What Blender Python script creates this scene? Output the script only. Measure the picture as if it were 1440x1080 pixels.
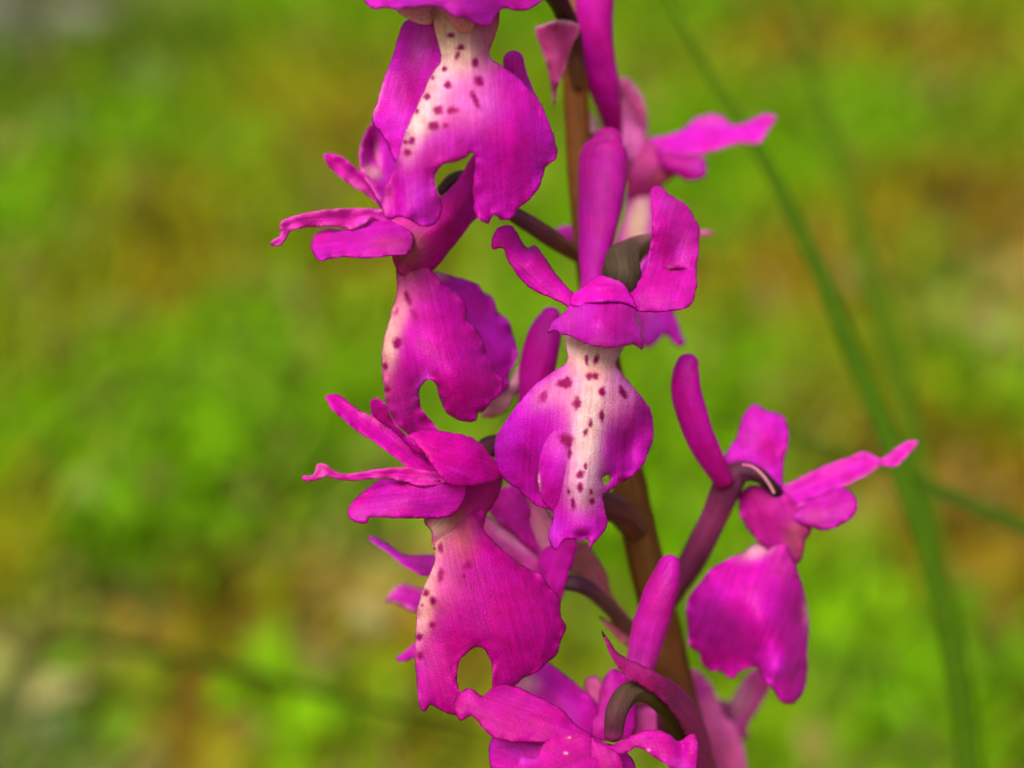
import bpy, bmesh, math, random
import numpy as np
from mathutils import Vector, Matrix, noise as mnoise
from mathutils.geometry import delaunay_2d_cdt

random.seed(7); rng = np.random.default_rng(11)
for o in list(bpy.data.objects): bpy.data.objects.remove(o)
S = bpy.context.scene
COL = S.collection

# ------------------------------------------------------------------ camera
LENS, DIST, PITCH, CAMH = 60.0, 120.0, math.radians(22), 0.30      # DIST in mm: the plane of sharp focus
FOCUS_Z = 1.0
cd = bpy.data.cameras.new('camera'); cam = bpy.data.objects.new('camera', cd); COL.objects.link(cam)
cam.location = (0, 0, CAMH); cam.rotation_euler = (math.pi/2 - PITCH, 0, 0)
cd.lens = LENS; cd.sensor_width = 36; cd.clip_start = 0.005; cd.clip_end = 200
cd.dof.use_dof = True; cd.dof.focus_distance = (DIST - FOCUS_Z)/1000; cd.dof.aperture_fstop = 15.5
S.camera = cam
S.render.resolution_x, S.render.resolution_y = 1024, 768
# ------------------------------------------------------------------ world, sun, exposure
SUN_EL, SUN_AZ = math.radians(56), math.radians(205)               # azimuth clockwise from +Y; the sun is behind the camera's left shoulder
W = bpy.data.worlds.new('World'); S.world = W; W.use_nodes = True
nt = W.node_tree; nt.nodes.clear()
sky = nt.nodes.new('ShaderNodeTexSky'); sky.sky_type = 'NISHITA'; sky.sun_disc = False
sky.sun_elevation = SUN_EL; sky.sun_rotation = SUN_AZ; sky.dust_density = 9; sky.air_density = 1.0; sky.ozone_density = 0.6
bg = nt.nodes.new('ShaderNodeBackground'); bg.inputs['Strength'].default_value = 0.085
wo = nt.nodes.new('ShaderNodeOutputWorld')
nt.links.new(sky.outputs[0], bg.inputs[0]); nt.links.new(bg.outputs[0], wo.inputs[0])
sd = bpy.data.lights.new('sun', 'SUN'); sd.energy = 1.3; sd.angle = math.radians(40); sd.color = (1, .95, .84)
sun = bpy.data.objects.new('sun', sd); COL.objects.link(sun)
sdir = Vector((math.sin(SUN_AZ)*math.cos(SUN_EL), math.cos(SUN_AZ)*math.cos(SUN_EL), math.sin(SUN_EL)))
sun.rotation_euler = sdir.to_track_quat('Z', 'Y').to_euler()
S.view_settings.view_transform = 'Standard'; S.view_settings.look = 'None'
S.view_settings.exposure = 1.16; S.view_settings.gamma = 1.0; S.view_settings.use_curve_mapping = False

# ------------------------------------------------------------------ pixels of the 1440x1080 photograph to metres
FWD = np.array([0, math.cos(PITCH), -math.sin(PITCH)]); UPV = np.array([0, math.sin(PITCH), math.cos(PITCH)]); RGT = np.array([1., 0, 0])
CAMP = np.array([0, 0, CAMH])
def rays(x, y):
    k = 36.0/LENS/1440.0
    x = np.asarray(x, float); y = np.asarray(y, float)
    return ((x-720)*k)[..., None]*RGT - ((y-540)*k)[..., None]*UPV + FWD
def P(x, y, z):                                                    # z: millimetres in front of (+) or behind (-) the reference plane
    z = np.asarray(z, float); z = np.where(z < 0, z*2.1, z*1.25)          # what stands behind the middle flower stands well behind it
    d = (DIST - z)/1000.0
    return CAMP + d[..., None]*rays(x, y)
def ground(x, y, h=0.0):                                           # where the ray through a pixel meets the ground
    r = rays(x, y); t = (h-CAMH)/r[..., 2]
    return CAMP + t[..., None]*r
def CR(x0, y0, s): return lambda p: (x0 + p[0]/s, y0 + p[1]/s)
class Crop:
    def __init__(self, x0, y0, s): self.x0, self.y0, self.s = x0, y0, s
    def pts(self, L): a = np.array([q[:2] for q in L], float); return a/self.s + [self.x0, self.y0]
PX = Crop(0, 0, 1)
c1 = Crop(360, 0, 3.273); c2 = Crop(370, 200, 3.6); c3 = Crop(740, 0, 3.6); c4 = Crop(670, 240, 4.0)
c5 = Crop(660, 450, 4.0); c6 = Crop(660, 560, 4.8); c7 = Crop(500, 370, 5.143); c8 = Crop(410, 530, 4.5)
c9 = Crop(500, 700, 3.6); c10 = Crop(900, 480, 3.483); c11 = Crop(880, 740, 4.5); c12 = Crop(620, 840, 3.273); c13 = Crop(780, 640, 6)

# ------------------------------------------------------------------ materials
def new_mat(name):
    m = bpy.data.materials.new(name); m.use_nodes = True; m.node_tree.nodes.clear(); return m, m.node_tree
def N(t, kind, **kw):
    n = t.nodes.new(kind)
    for k, v in kw.items():
        if k in n.inputs: n.inputs[k].default_value = v
        else: setattr(n, k, v)
    return n
def petal_material(name, rough, trans, sheen, streak, bump, glint=0.0):
    m, t = new_mat(name); L = t.links.new
    col = N(t, 'ShaderNodeAttribute', attribute_name='pigment')
    ax = N(t, 'ShaderNodeAttribute', attribute_name='axis')
    mp = N(t, 'ShaderNodeMapping'); mp.inputs['Scale'].default_value = (0.22, 4.2, 1); L(ax.outputs['Vector'], mp.inputs['Vector'])
    st = N(t, 'ShaderNodeTexNoise', Scale=1.0, Detail=4.0, Roughness=0.6, Distortion=0.4); L(mp.outputs[0], st.inputs['Vector'])
    bl = N(t, 'ShaderNodeTexNoise', Scale=1.1, Detail=3.0, Roughness=0.55); L(ax.outputs['Vector'], bl.inputs['Vector'])
    r1 = N(t, 'ShaderNodeMapRange'); r1.inputs['From Min'].default_value = .3; r1.inputs['From Max'].default_value = .7
    r1.inputs['To Min'].default_value = 1-streak; r1.inputs['To Max'].default_value = 1+streak*.5; L(st.outputs['Fac'], r1.inputs['Value'])
    r2 = N(t, 'ShaderNodeMapRange'); r2.inputs['From Min'].default_value = .3; r2.inputs['From Max'].default_value = .7
    r2.inputs['To Min'].default_value = .86; r2.inputs['To Max'].default_value = 1.14; L(bl.outputs['Fac'], r2.inputs['Value'])
    mu = N(t, 'ShaderNodeMath', operation='MULTIPLY'); L(r1.outputs[0], mu.inputs[0]); L(r2.outputs[0], mu.inputs[1])
    fg = N(t, 'ShaderNodeTexNoise', Scale=9.0, Detail=2.0, Roughness=.7); L(ax.outputs['Vector'], fg.inputs['Vector'])
    r3 = N(t, 'ShaderNodeMapRange'); r3.inputs['From Min'].default_value = .3; r3.inputs['From Max'].default_value = .7
    r3.inputs['To Min'].default_value = .88; r3.inputs['To Max'].default_value = 1.12; L(fg.outputs['Fac'], r3.inputs['Value'])
    mu2 = N(t, 'ShaderNodeMath', operation='MULTIPLY'); L(mu.outputs[0], mu2.inputs[0]); L(r3.outputs[0], mu2.inputs[1])
    v0 = N(t, 'ShaderNodeVectorMath', operation='SCALE'); L(col.outputs['Color'], v0.inputs[0]); L(mu2.outputs[0], v0.inputs['Scale'])
    hn = N(t, 'ShaderNodeTexNoise', Scale=.55, Detail=4.0, Roughness=.6); L(ax.outputs['Vector'], hn.inputs['Vector'])
    hr = N(t, 'ShaderNodeValToRGB'); L(hn.outputs['Fac'], hr.inputs[0])
    h = hr.color_ramp.elements; h[0].position = .35; h[0].color = (1.0, .85, .88, 1); h[1].position = .66; h[1].color = (.95, 1, 1.08, 1)
    if name != 'petal': h[0].color = (1, 1, 1, 1); h[1].color = (.9, .95, 1, 1)
    vm = N(t, 'ShaderNodeVectorMath', operation='MULTIPLY'); L(v0.outputs[0], vm.inputs[0]); L(hr.outputs[0], vm.inputs[1])
    ce = N(t, 'ShaderNodeTexVoronoi', Scale=7.0); L(ax.outputs['Vector'], ce.inputs['Vector'])
    b1 = N(t, 'ShaderNodeBump', Strength=bump, Distance=0.00005); L(ce.outputs['Distance'], b1.inputs['Height'])
    b2 = N(t, 'ShaderNodeBump', Strength=bump*.8, Distance=0.00012); L(st.outputs['Fac'], b2.inputs['Height']); L(b1.outputs[0], b2.inputs['Normal'])
    p = N(t, 'ShaderNodeBsdfPrincipled', Roughness=rough); L(vm.outputs[0], p.inputs['Base Color']); L(b2.outputs[0], p.inputs['Normal'])
    p.inputs['Specular IOR Level'].default_value = 0.13
    p.inputs['Sheen Weight'].default_value = sheen; p.inputs['Sheen Roughness'].default_value = .4; p.inputs['Sheen Tint'].default_value = (.9, .6, 1, 1)
    if name == 'leaf_blade': p.inputs['Specular IOR Level'].default_value = .06
    tr = N(t, 'ShaderNodeBsdfTranslucent'); L(vm.outputs[0], tr.inputs['Color']); L(b2.outputs[0], tr.inputs['Normal'])
    mx = N(t, 'ShaderNodeMixShader', Fac=trans); L(p.outputs[0], mx.inputs[1]); L(tr.outputs[0], mx.inputs[2])
    o = N(t, 'ShaderNodeOutputMaterial'); L(mx.outputs[0], o.inputs['Surface'])
    return m
M_PETAL = petal_material('petal', .44, .38, .02, .20, .6)
M_STALK = petal_material('stalk', .58, .0, .0, .35, .5)
M_GREEN = petal_material('leaf_blade', .55, .35, .0, .25, .3)

def vivid(c):                                                       # deepen the magentas, leave pale and brown pigments alone
    c = np.array(c, float); r, g, b = c[:, 0], c[:, 1], c[:, 2]; w = np.clip((g-.03)/.25, 0, 1); mg = np.clip((b/(r+1e-6)-.35)/.2, 0, 1)
    return np.c_[r*(1+.02*mg*(1-w)), g*(1-.4*mg*(1-w)), b*(1+.04*mg*(1-w))]
# pigments (linear); DEEP also paints in shade, LAV the sky's sheen
MAG = (.50, .006, .33); BRI = (.60, .018, .50); DEEP = (.36, .003, .17); PINK = (.72, .16, .42); PALE = (.82, .45, .52)
CREAM = (.86, .70, .44); SPOT = (.28, .0, .11); PURP = (.36, .02, .40); ROSE = (.42, .035, .16); LAV = (.58, .06, .60)
BROWN = (.085, .028, .02); OLIVE = (.14, .06, .05); OVP = (.20, .04, .10); STEM = (.11, .042, .006)

# ------------------------------------------------------------------ mesh helpers
def link(name, me, mat, parent=None):
    me.materials.append(mat)
    o = bpy.data.objects.new(name, me); COL.objects.link(o)
    if parent is not None:
        o.parent = parent
        if parent.parent is None and ROOT_LOC is not None: o.matrix_parent_inverse = Matrix.Translation(-ROOT_LOC)
    return o
ROOT_LOC = None
def mesh(name, V, F, pig=None, ax=None):
    me = bpy.data.meshes.new(name); me.from_pydata([tuple(v) for v in V], [], F); me.update()
    me.polygons.foreach_set('use_smooth', [True]*len(me.polygons))
    if pig is not None:
        a = me.attributes.new('pigment', 'FLOAT_COLOR', 'POINT')
        c = np.ones((len(V), 4), np.float32); c[:, :3] = np.clip(pig, 0, 1)
        a.data.foreach_set('color', c.ravel())
    if ax is not None:
        a = me.attributes.new('axis', 'FLOAT_VECTOR', 'POINT'); a.data.foreach_set('vector', np.asarray(ax, np.float32).ravel())
    return me
def crom(pts, closed, step):
    pts = np.asarray(pts, float); n = len(pts); out = []
    segs = n if closed else n-1
    for i in range(segs):
        if closed: p0, p1, p2, p3 = pts[(i-1) % n], pts[i], pts[(i+1) % n], pts[(i+2) % n]
        else: p0, p1, p2, p3 = pts[max(i-1, 0)], pts[i], pts[i+1], pts[min(i+2, n-1)]
        d = np.linalg.norm((p2-p1)[:2]); k = max(1, int(round(d/step)))
        for j in range(k):
            t = j/k
            out.append(.5*((2*p1) + (p2-p0)*t + (2*p0-5*p1+4*p2-p3)*t*t + (3*p1-p0-3*p2+p3)*t**3))
    if not closed: out.append(pts[-1])
    return np.array(out)
def inside(q, poly):
    x, y = q[:, 0], q[:, 1]; r = np.zeros(len(q), bool); n = len(poly); j = n-1
    for i in range(n):
        xi, yi = poly[i]; xj, yj = poly[j]
        c = ((yi > y) != (yj > y)) & (x < (xj-xi)*(y-yi)/((yj-yi) if abs(yj-yi) > 1e-12 else 1e-12)+xi)
        r ^= c; j = i
    return r
def tps(C, z, q):
    C = np.asarray(C, float); z = np.asarray(z, float); n = len(C)
    if n == 1: return np.full(len(q), z[0])
    if n == 2:
        d = C[1]-C[0]; t = ((q-C[0])@d)/(d@d); return z[0]+(z[1]-z[0])*np.clip(t, -.3, 1.3)
    def U(r2): return np.where(r2 > 0, .5*r2*np.log(r2+1e-12), 0)
    s = 100.0; A = C/s; Q = q/s
    K = U(((A[:, None]-A[None])**2).sum(-1)) + np.eye(n)*.01
    Pm = np.c_[np.ones(n), A]; M = np.block([[K, Pm], [Pm.T, np.zeros((3, 3))]])
    w = np.linalg.lstsq(M, np.r_[z, 0, 0, 0], rcond=None)[0]
    return U(((Q[:, None]-A[None])**2).sum(-1))@w[:n] + np.c_[np.ones(len(Q)), Q]@w[n:]
def wob(x, y, sc, seed):
    return np.array([mnoise.noise(Vector((a/sc, b/sc, seed*7.31))) for a, b in zip(x, y)])
def patch(name, parent, c, outline, z, col=MAG, dome=0., domew=25., axis=None, step=4.0, thick=.16, holes=(), spots=(), tints=(),
          bumps=(), rim=None, ruffle=.5, wrinkle=.15, rough_edge=.7, mat=None):
    """A petal-like sheet with two faces and real thickness. outline/z/spots are written in the units of crop c (photo pixels * c.s)."""
    seed = patch.n = patch.n+1
    ol = crom(c.pts(outline), True, step*.8)
    nx = np.array([mnoise.noise(Vector((a/9, b/9, seed*3.1))) for a, b in ol]); ny = np.array([mnoise.noise(Vector((a/9, b/9, seed*3.1+50))) for a, b in ol])
    nx2 = np.array([mnoise.noise(Vector((a/3.6, b/3.6, seed*3.1+90))) for a, b in ol]); ol = ol + np.c_[nx, ny]*rough_edge*1.6 + np.c_[nx2, -nx2]*rough_edge*.7
    hs = [crom(c.pts(h), True, step*.7) for h in holes]
    lo, hi = ol.min(0), ol.max(0)
    gx, gy = np.meshgrid(np.arange(lo[0], hi[0], step), np.arange(lo[1], hi[1], step*.866)); gx = gx + (np.arange(gx.shape[0]) % 2)[:, None]*step*.5
    g = np.c_[gx.ravel(), gy.ravel()] + rng.normal(0, step*.06, (gx.size, 2))
    keep = inside(g, ol)
    for h in hs: keep &= ~inside(g, h)
    g = g[keep]; B = np.vstack([ol]+hs)
    def dist(q): return np.sqrt(np.concatenate([((q[i:i+800, None]-B[None])**2).sum(-1).min(1) for i in range(0, len(q), 800)]))
    g = g[dist(g) > step*.55]
    V = np.vstack([B, g]); E = []; k = 0
    for lp in [ol]+hs:
        n = len(lp); E += [(k+i, k+(i+1) % n) for i in range(n)]; k += n
    vv, _, ff, *_ = delaunay_2d_cdt([Vector(p) for p in V], E, [], 0, 1e-4)
    q = np.array([v[:] for v in vv]); T = np.array([f for f in ff if len(f) == 3])
    cen = q[T].mean(1); ok = inside(cen, ol)
    for h in hs: ok &= ~inside(cen, h)
    T = T[ok]
    a2 = np.cross(q[T[:, 1]]-q[T[:, 0]], q[T[:, 2]]-q[T[:, 0]]); T = T[np.abs(a2) > 1e-6]; a2 = a2[np.abs(a2) > 1e-6]
    T[a2 > 0] = T[a2 > 0][:, ::-1]                                  # image y runs down: counter-clockwise towards the camera
    used = np.unique(T); mp = -np.ones(len(q), int); mp[used] = np.arange(len(used)); q = q[used]; T = mp[T]
    d = dist(q)
    Z = tps(c.pts(z), [p[2] for p in z], q)
    u = np.clip(d/(domew*1.9), 0, 1); Z = Z + dome*.42*(1-(1-u)**1.6)
    for bx, by, rx, ry, h in bumps:
        p = c.pts([(bx, by)])[0]; Z = Z + h*np.exp(-((q[:, 0]-p[0])/(rx/c.s))**2-((q[:, 1]-p[1])/(ry/c.s))**2)
    Z = Z + wrinkle*.6*wob(q[:, 0], q[:, 1], 45, seed) + ruffle*.6*wob(q[:, 0], q[:, 1], 16, seed+.5)*np.exp(-d/7)
    # pigment, plus tints that paint shade into hollows and light onto rims
    cc = np.tile(np.array(col, float), (len(q), 1))
    for tn in tints:
        tx, ty, rx, ry, ang, tc, s = tn
        p = c.pts([(tx, ty)])[0]; ca, sa = math.cos(math.radians(ang)), math.sin(math.radians(ang))
        dx, dy = q[:, 0]-p[0], q[:, 1]-p[1]; e = ((dx*ca+dy*sa)/(rx/c.s))**2+((-dx*sa+dy*ca)/(ry/c.s))**2
        w = (s*np.exp(-e**1.3))[:, None]; cc = cc*(1-w)+np.array(tc)*w
    if rim: w = (rim[1]*np.exp(-(d/rim[2])**2))[:, None]; cc = cc*(1-w)+np.array(rim[0])*w
    jit = wob(q[:, 0], q[:, 1], 5, seed+.2)
    for sp in spots:
        sx, sy, rx, ry = sp[:4]; ang = sp[4] if len(sp) > 4 else 0; st = min(1, (sp[5] if len(sp) > 5 else .95)+.05)
        p = c.pts([(sx, sy)])[0]; ca, sa = math.cos(math.radians(ang)), math.sin(math.radians(ang))
        dx, dy = q[:, 0]-p[0], q[:, 1]-p[1]; e = np.sqrt(((dx*ca+dy*sa)/(rx/c.s))**2+((-dx*sa+dy*ca)/(ry/c.s))**2)+jit*.35
        w = np.clip((1.2-e)/.6, 0, 1)[:, None]; sc_ = np.array(SPOT)*st+np.array((.46, .01, .20))*(1-st); w = w*min(1, st+.25); cc = cc*(1-w)+sc_*w
    # axis coordinates in millimetres for the veins
    if axis is None:
        m = q-q.mean(0); axis2 = np.linalg.eigh(m.T@m)[1][:, 1]
    else:
        p = c.pts(axis); axis2 = (p[1]-p[0])/np.linalg.norm(p[1]-p[0])
    al = (q@axis2)/20; ac = (q@np.array([-axis2[1], axis2[0]]))/20
    ax = np.c_[al, ac, np.full(len(q), seed*1.7)]
    X = P(q[:, 0], q[:, 1], Z)
    nrm = np.zeros_like(X); fn = np.cross(X[T[:, 1]]-X[T[:, 0]], X[T[:, 2]]-X[T[:, 0]])
    for i in range(3): np.add.at(nrm, T[:, i], fn)
    nrm /= np.linalg.norm(nrm, axis=1)[:, None]+1e-20
    th = thick/1000*.5*np.sqrt(np.clip(d/(step*1.3), 0, 1))
    n = len(q); edge = d < 1e-3; back = np.where(edge, np.arange(n), -1); bi = np.where(~edge)[0]; back[bi] = n+np.arange(len(bi))
    Vall = np.vstack([X+nrm*th[:, None], (X-nrm*th[:, None])[bi]])
    F = [tuple(int(i) for i in t) for t in T] + [tuple(int(i) for i in back[t][::-1]) for t in T]
    F = [f for f in F if len(set(f)) == 3]
    cc = vivid(cc); me = mesh(name, Vall, F, np.vstack([cc, cc[bi]]), np.vstack([ax, ax[bi]]))
    return link(name, me, mat or M_PETAL, parent)
patch.n = 0

def tube_data(c, path, cols, sides=20, ribs=0, twist=0., ribamp=.06, flat=1.0, step=5., round0=False, round1=True, seed=0):
    """A tapering tube along path (x, y, z mm, radius) in units of crop c; cols: pigments spread along it."""
    a = np.array(path, float); a[:, :2] = a[:, :2]/c.s + [c.x0, c.y0]; a[:, 3] = a[:, 3]/c.s/20.0   # px -> mm
    b = crom(a, False, step); X = P(b[:, 0], b[:, 1], b[:, 2]); R = b[:, 3]/1000*(DIST-np.where(b[:, 2] < 0, b[:, 2]*2.1, b[:, 2]*1.25))/DIST
    n = len(b); T = np.gradient(X, axis=0); T /= np.linalg.norm(T, axis=1)[:, None]
    if round1 or round0:                                            # close the ends with a rounded cap
        def cap(X, R, T, b):
            e = [(math.sin(t), math.cos(t)) for t in np.linspace(0.25, 1.45, 6)]
            return (np.vstack([X]+[X[-1]+T[-1]*R[-1]*s for s, _ in e]), np.r_[R, [R[-1]*k for _, k in e]], np.vstack([T]+[T[-1]]*6), np.vstack([b]+[b[-1]]*6))
        if round1: X, R, T, b = cap(X, R, T, b)
        if round0:
            X, R, T, b = cap(X[::-1], R[::-1], -T[::-1], b[::-1]); X, R, T, b = X[::-1], R[::-1], -T[::-1], b[::-1]
        n = len(b)
    t = np.linspace(0, 1, n); cl = np.array(cols, float); ci = t*(len(cl)-1); i0 = np.clip(ci.astype(int), 0, max(len(cl)-2, 0)); f = (ci-i0)[:, None]
    cc = cl[i0]*(1-f)+cl[np.minimum(i0+1, len(cl)-1)]*f
    V = []; C2 = []; A = []; L = np.r_[0, np.cumsum(np.linalg.norm(np.diff(X, axis=0), axis=1))]*1000
    u = np.cross(T[0], FWD); u /= np.linalg.norm(u)
    for i in range(n):
        u = u-T[i]*(u@T[i]); u /= np.linalg.norm(u); v = np.cross(T[i], u)
        for k in range(sides):
            th = 2*math.pi*k/sides; r = R[i]*(1+ribamp*math.cos(ribs*th+twist*L[i]) if ribs else 1)
            nz = 1+.05*mnoise.noise(Vector((math.cos(th)*1.5, math.sin(th)*1.5+seed*3, L[i]*.6)))
            V.append(X[i]+(u*math.cos(th)*r+v*math.sin(th)*r*flat)*nz); C2.append(cc[i]); A.append((L[i], th*R[i]*1000*(1), seed*2.3))
    F = [(i*sides+k, i*sides+(k+1) % sides, (i+1)*sides+(k+1) % sides, (i+1)*sides+k) for i in range(n-1) for k in range(sides)]
    F += [tuple(range(sides))[::-1], tuple((n-1)*sides+k for k in range(sides))]
    return V, F, C2, A
def tube(name, parent, c, path, cols, mat=None, **kw):
    tube.n += 1
    V, F, C2, A = tube_data(c, path, cols, seed=tube.n, **kw)
    return link(name, mesh(name, V, F, vivid(C2), A), mat or M_STALK, parent)
tube.n = 0

# ------------------------------------------------------------------ the ground
def idw(pts, vals, q, p=3.0):
    d2 = ((q[:, None]-pts[None])**2).sum(-1)+1e-6; w = d2**(-p/2); return (w[:, :, None]*vals[None]).sum(1)/w.sum(1)[:, None]
m, t = new_mat('soil'); L = t.links.new
tc = N(t, 'ShaderNodeTexCoord')
n1 = N(t, 'ShaderNodeTexNoise', Scale=9.0, Detail=6.0, Roughness=.6); L(tc.outputs['Object'], n1.inputs['Vector'])
n2 = N(t, 'ShaderNodeTexNoise', Scale=90.0, Detail=5.0, Roughness=.65); L(tc.outputs['Object'], n2.inputs['Vector'])
r1 = N(t, 'ShaderNodeValToRGB'); L(n1.outputs['Fac'], r1.inputs[0])
e = r1.color_ramp.elements; e[0].position = .3; e[0].color = (.15, .085, .012, 1); e[1].position = .7; e[1].color = (.13, .11, .012, 1)
x = e.new(.5); x.color = (.20, .13, .014, 1)
r2 = N(t, 'ShaderNodeMapRange'); r2.inputs['To Min'].default_value = .45; r2.inputs['To Max'].default_value = 1.6; L(n2.outputs['Fac'], r2.inputs['Value'])
vm = N(t, 'ShaderNodeVectorMath', operation='SCALE'); L(r1.outputs[0], vm.inputs[0]); L(r2.outputs[0], vm.inputs['Scale'])
bp = N(t, 'ShaderNodeBump', Strength=.9, Distance=.01); L(n2.outputs['Fac'], bp.inputs['Height'])
p = N(t, 'ShaderNodeBsdfPrincipled', Roughness=.95); p.inputs['Specular IOR Level'].default_value = .04; L(vm.outputs[0], p.inputs['Base Color']); L(bp.outputs[0], p.inputs['Normal'])
o = N(t, 'ShaderNodeOutputMaterial'); L(p.outputs[0], o.inputs[0]); M_SOIL = m
gxs = np.r_[-60, -20, -6, np.linspace(-2.5, 2.5, 120), 6, 20, 60]; gys = np.r_[-60, -20, -5, np.linspace(-.6, 6, 150), 12, 30, 90]
def gh(x, y): return .012*mnoise.noise(Vector((x*4, y*4, 1)))+.006*mnoise.noise(Vector((x*13, y*13, 4)))
GV = [(x, y, gh(x, y)) for y in gys for x in gxs]; nx_ = len(gxs)
GF = [(j*nx_+i, j*nx_+i+1, (j+1)*nx_+i+1, (j+1)*nx_+i) for j in range(len(gys)-1) for i in range(nx_-1)]
go = link('ground', mesh('ground', GV, GF), M_SOIL); go['kind'] = 'structure'

# plant colours over the meadow, DK for dark soil and painted-in shadow: photo spot, colour, how thick it grows
GR = (.125, .315, .002); GD = (.085, .17, .004); GO = (.16, .25, .004); YE = (.26, .25, .006); BR = (.22, .14, .008); ST = (.36, .29, .07); DK = (.04, .05, .005); GY = (.13, .15, .08)
spots_bg = [(30, 30, DK, .5), (110, 40, GY, .6), (200, 90, GD, .8), (80, 160, GD, .7), (300, 90, GD, .7), (260, 200, GO, .9), (100, 260, GR, 1), (230, 215, GR, 1), (200, 320, BR, .7),
 (60, 350, GR, .9), (100, 440, GO, .8), (160, 440, YE, .8), (250, 465, BR, .7), (420, 260, BR, .8), (430, 200, YE, .9), (400, 100, GO, .8), (480, 30, GR, 1), (340, 30, GR, .9), (340, 270, GR, 1), (440, 380, GO, .9),
 (350, 520, GR, 1), (250, 600, GR, 1), (300, 720, GR, 1), (430, 650, GR, 1), (150, 640, GR, .9), (60, 600, GO, .9), (30, 700, GR, .9), (10, 820, YE, .8), (90, 800, GR, .9), (220, 800, GR, .9), (420, 745, DK, .5), (220, 890, DK, .4), (100, 880, GD, .5),
 (350, 900, BR, .3), (250, 1000, BR, .25), (450, 910, BR, .35), (300, 950, BR, .25), (180, 950, BR, .4), (500, 920, BR, .4), (75, 970, ST, .5), (110, 1040, GR, .9), (40, 1070, GY, .6), (520, 860, ST, .6), (440, 1040, GR, .9), (390, 790, GR, .8), (510, 780, GR, .8), (330, 1060, BR, .4), (560, 960, BR, .4), (540, 540, GO, .8), (520, 420, BR, .6),
 (700, 60, GR, .9), (760, 400, GR, .9), (620, 600, GR, .9), (1000, 60, GR, 1), (1060, 80, BR, .7), (1200, 30, GR, 1), (1300, 100, BR, .7), (1400, 60, GO, .9), (1250, 220, GR, 1), (1400, 200, GO, .9), (950, 330, GR, .9), (1050, 270, GR, 1), (1190, 380, YE, .6),
 (1350, 350, BR, .6), (1420, 380, BR, .6), (1100, 440, BR, .6), (1030, 480, BR, .6), (1300, 430, GD, .9), (1415, 475, ST, .6), (1090, 540, GO, .9), (1370, 590, GR, 1), (1000, 540, GR, .9), (950, 700, GR, 1), (1000, 780, GR, .9), (1160, 800, GD, .6), (1200, 850, BR, .5),
 (1390, 740, BR, .35), (1420, 700, BR, .35), (1340, 790, BR, .3), (1300, 740, BR, .4), (1400, 800, BR, .3), (1410, 860, BR, .35), (1250, 860, BR, .4), (1300, 850, BR, .35), (1380, 890, BR, .35), (1435, 780, BR, .3), (1235, 770, BR, .45), (1150, 840, BR, .5), (1345, 920, DK, .4), (1430, 930, BR, .4), (1180, 960, GR, 1), (1260, 950, GR, 1), (1390, 970, GR, .9), (1400, 1040, DK, .5), (1150, 880, GR, .9), (860, 870, GR, .8), (820, 960, GO, .7), (1210, 1050, GR, 1), (1300, 1060, GR, .9)]
sp = ground([s[0] for s in spots_bg], [s[1] for s in spots_bg])[:, :2]
SV = np.array([list(s[2])+[s[3]] for s in spots_bg])
warp = np.array([1.0, .45])                                         # compare places as the low view does: depth counts less than width
def meadow(q): v = idw(sp*warp, SV, q*warp, 4.0); v[:, :3] = v[:, :3]*.94+np.array(GR)*.06; return v
m, t = new_mat('meadow_leaf'); L = t.links.new
ca = N(t, 'ShaderNodeAttribute', attribute_name='pigment')
p = N(t, 'ShaderNodeBsdfPrincipled', Roughness=.5); L(ca.outputs[0], p.inputs['Base Color']); p.inputs['Specular IOR Level'].default_value = .03
tr = N(t, 'ShaderNodeBsdfTranslucent'); L(ca.outputs[0], tr.inputs['Color'])
mx = N(t, 'ShaderNodeMixShader', Fac=.35); L(p.outputs[0], mx.inputs[1]); L(tr.outputs[0], mx.inputs[2])
o = N(t, 'ShaderNodeOutputMaterial'); L(mx.outputs[0], o.inputs[0]); M_MEADOW = m

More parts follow.
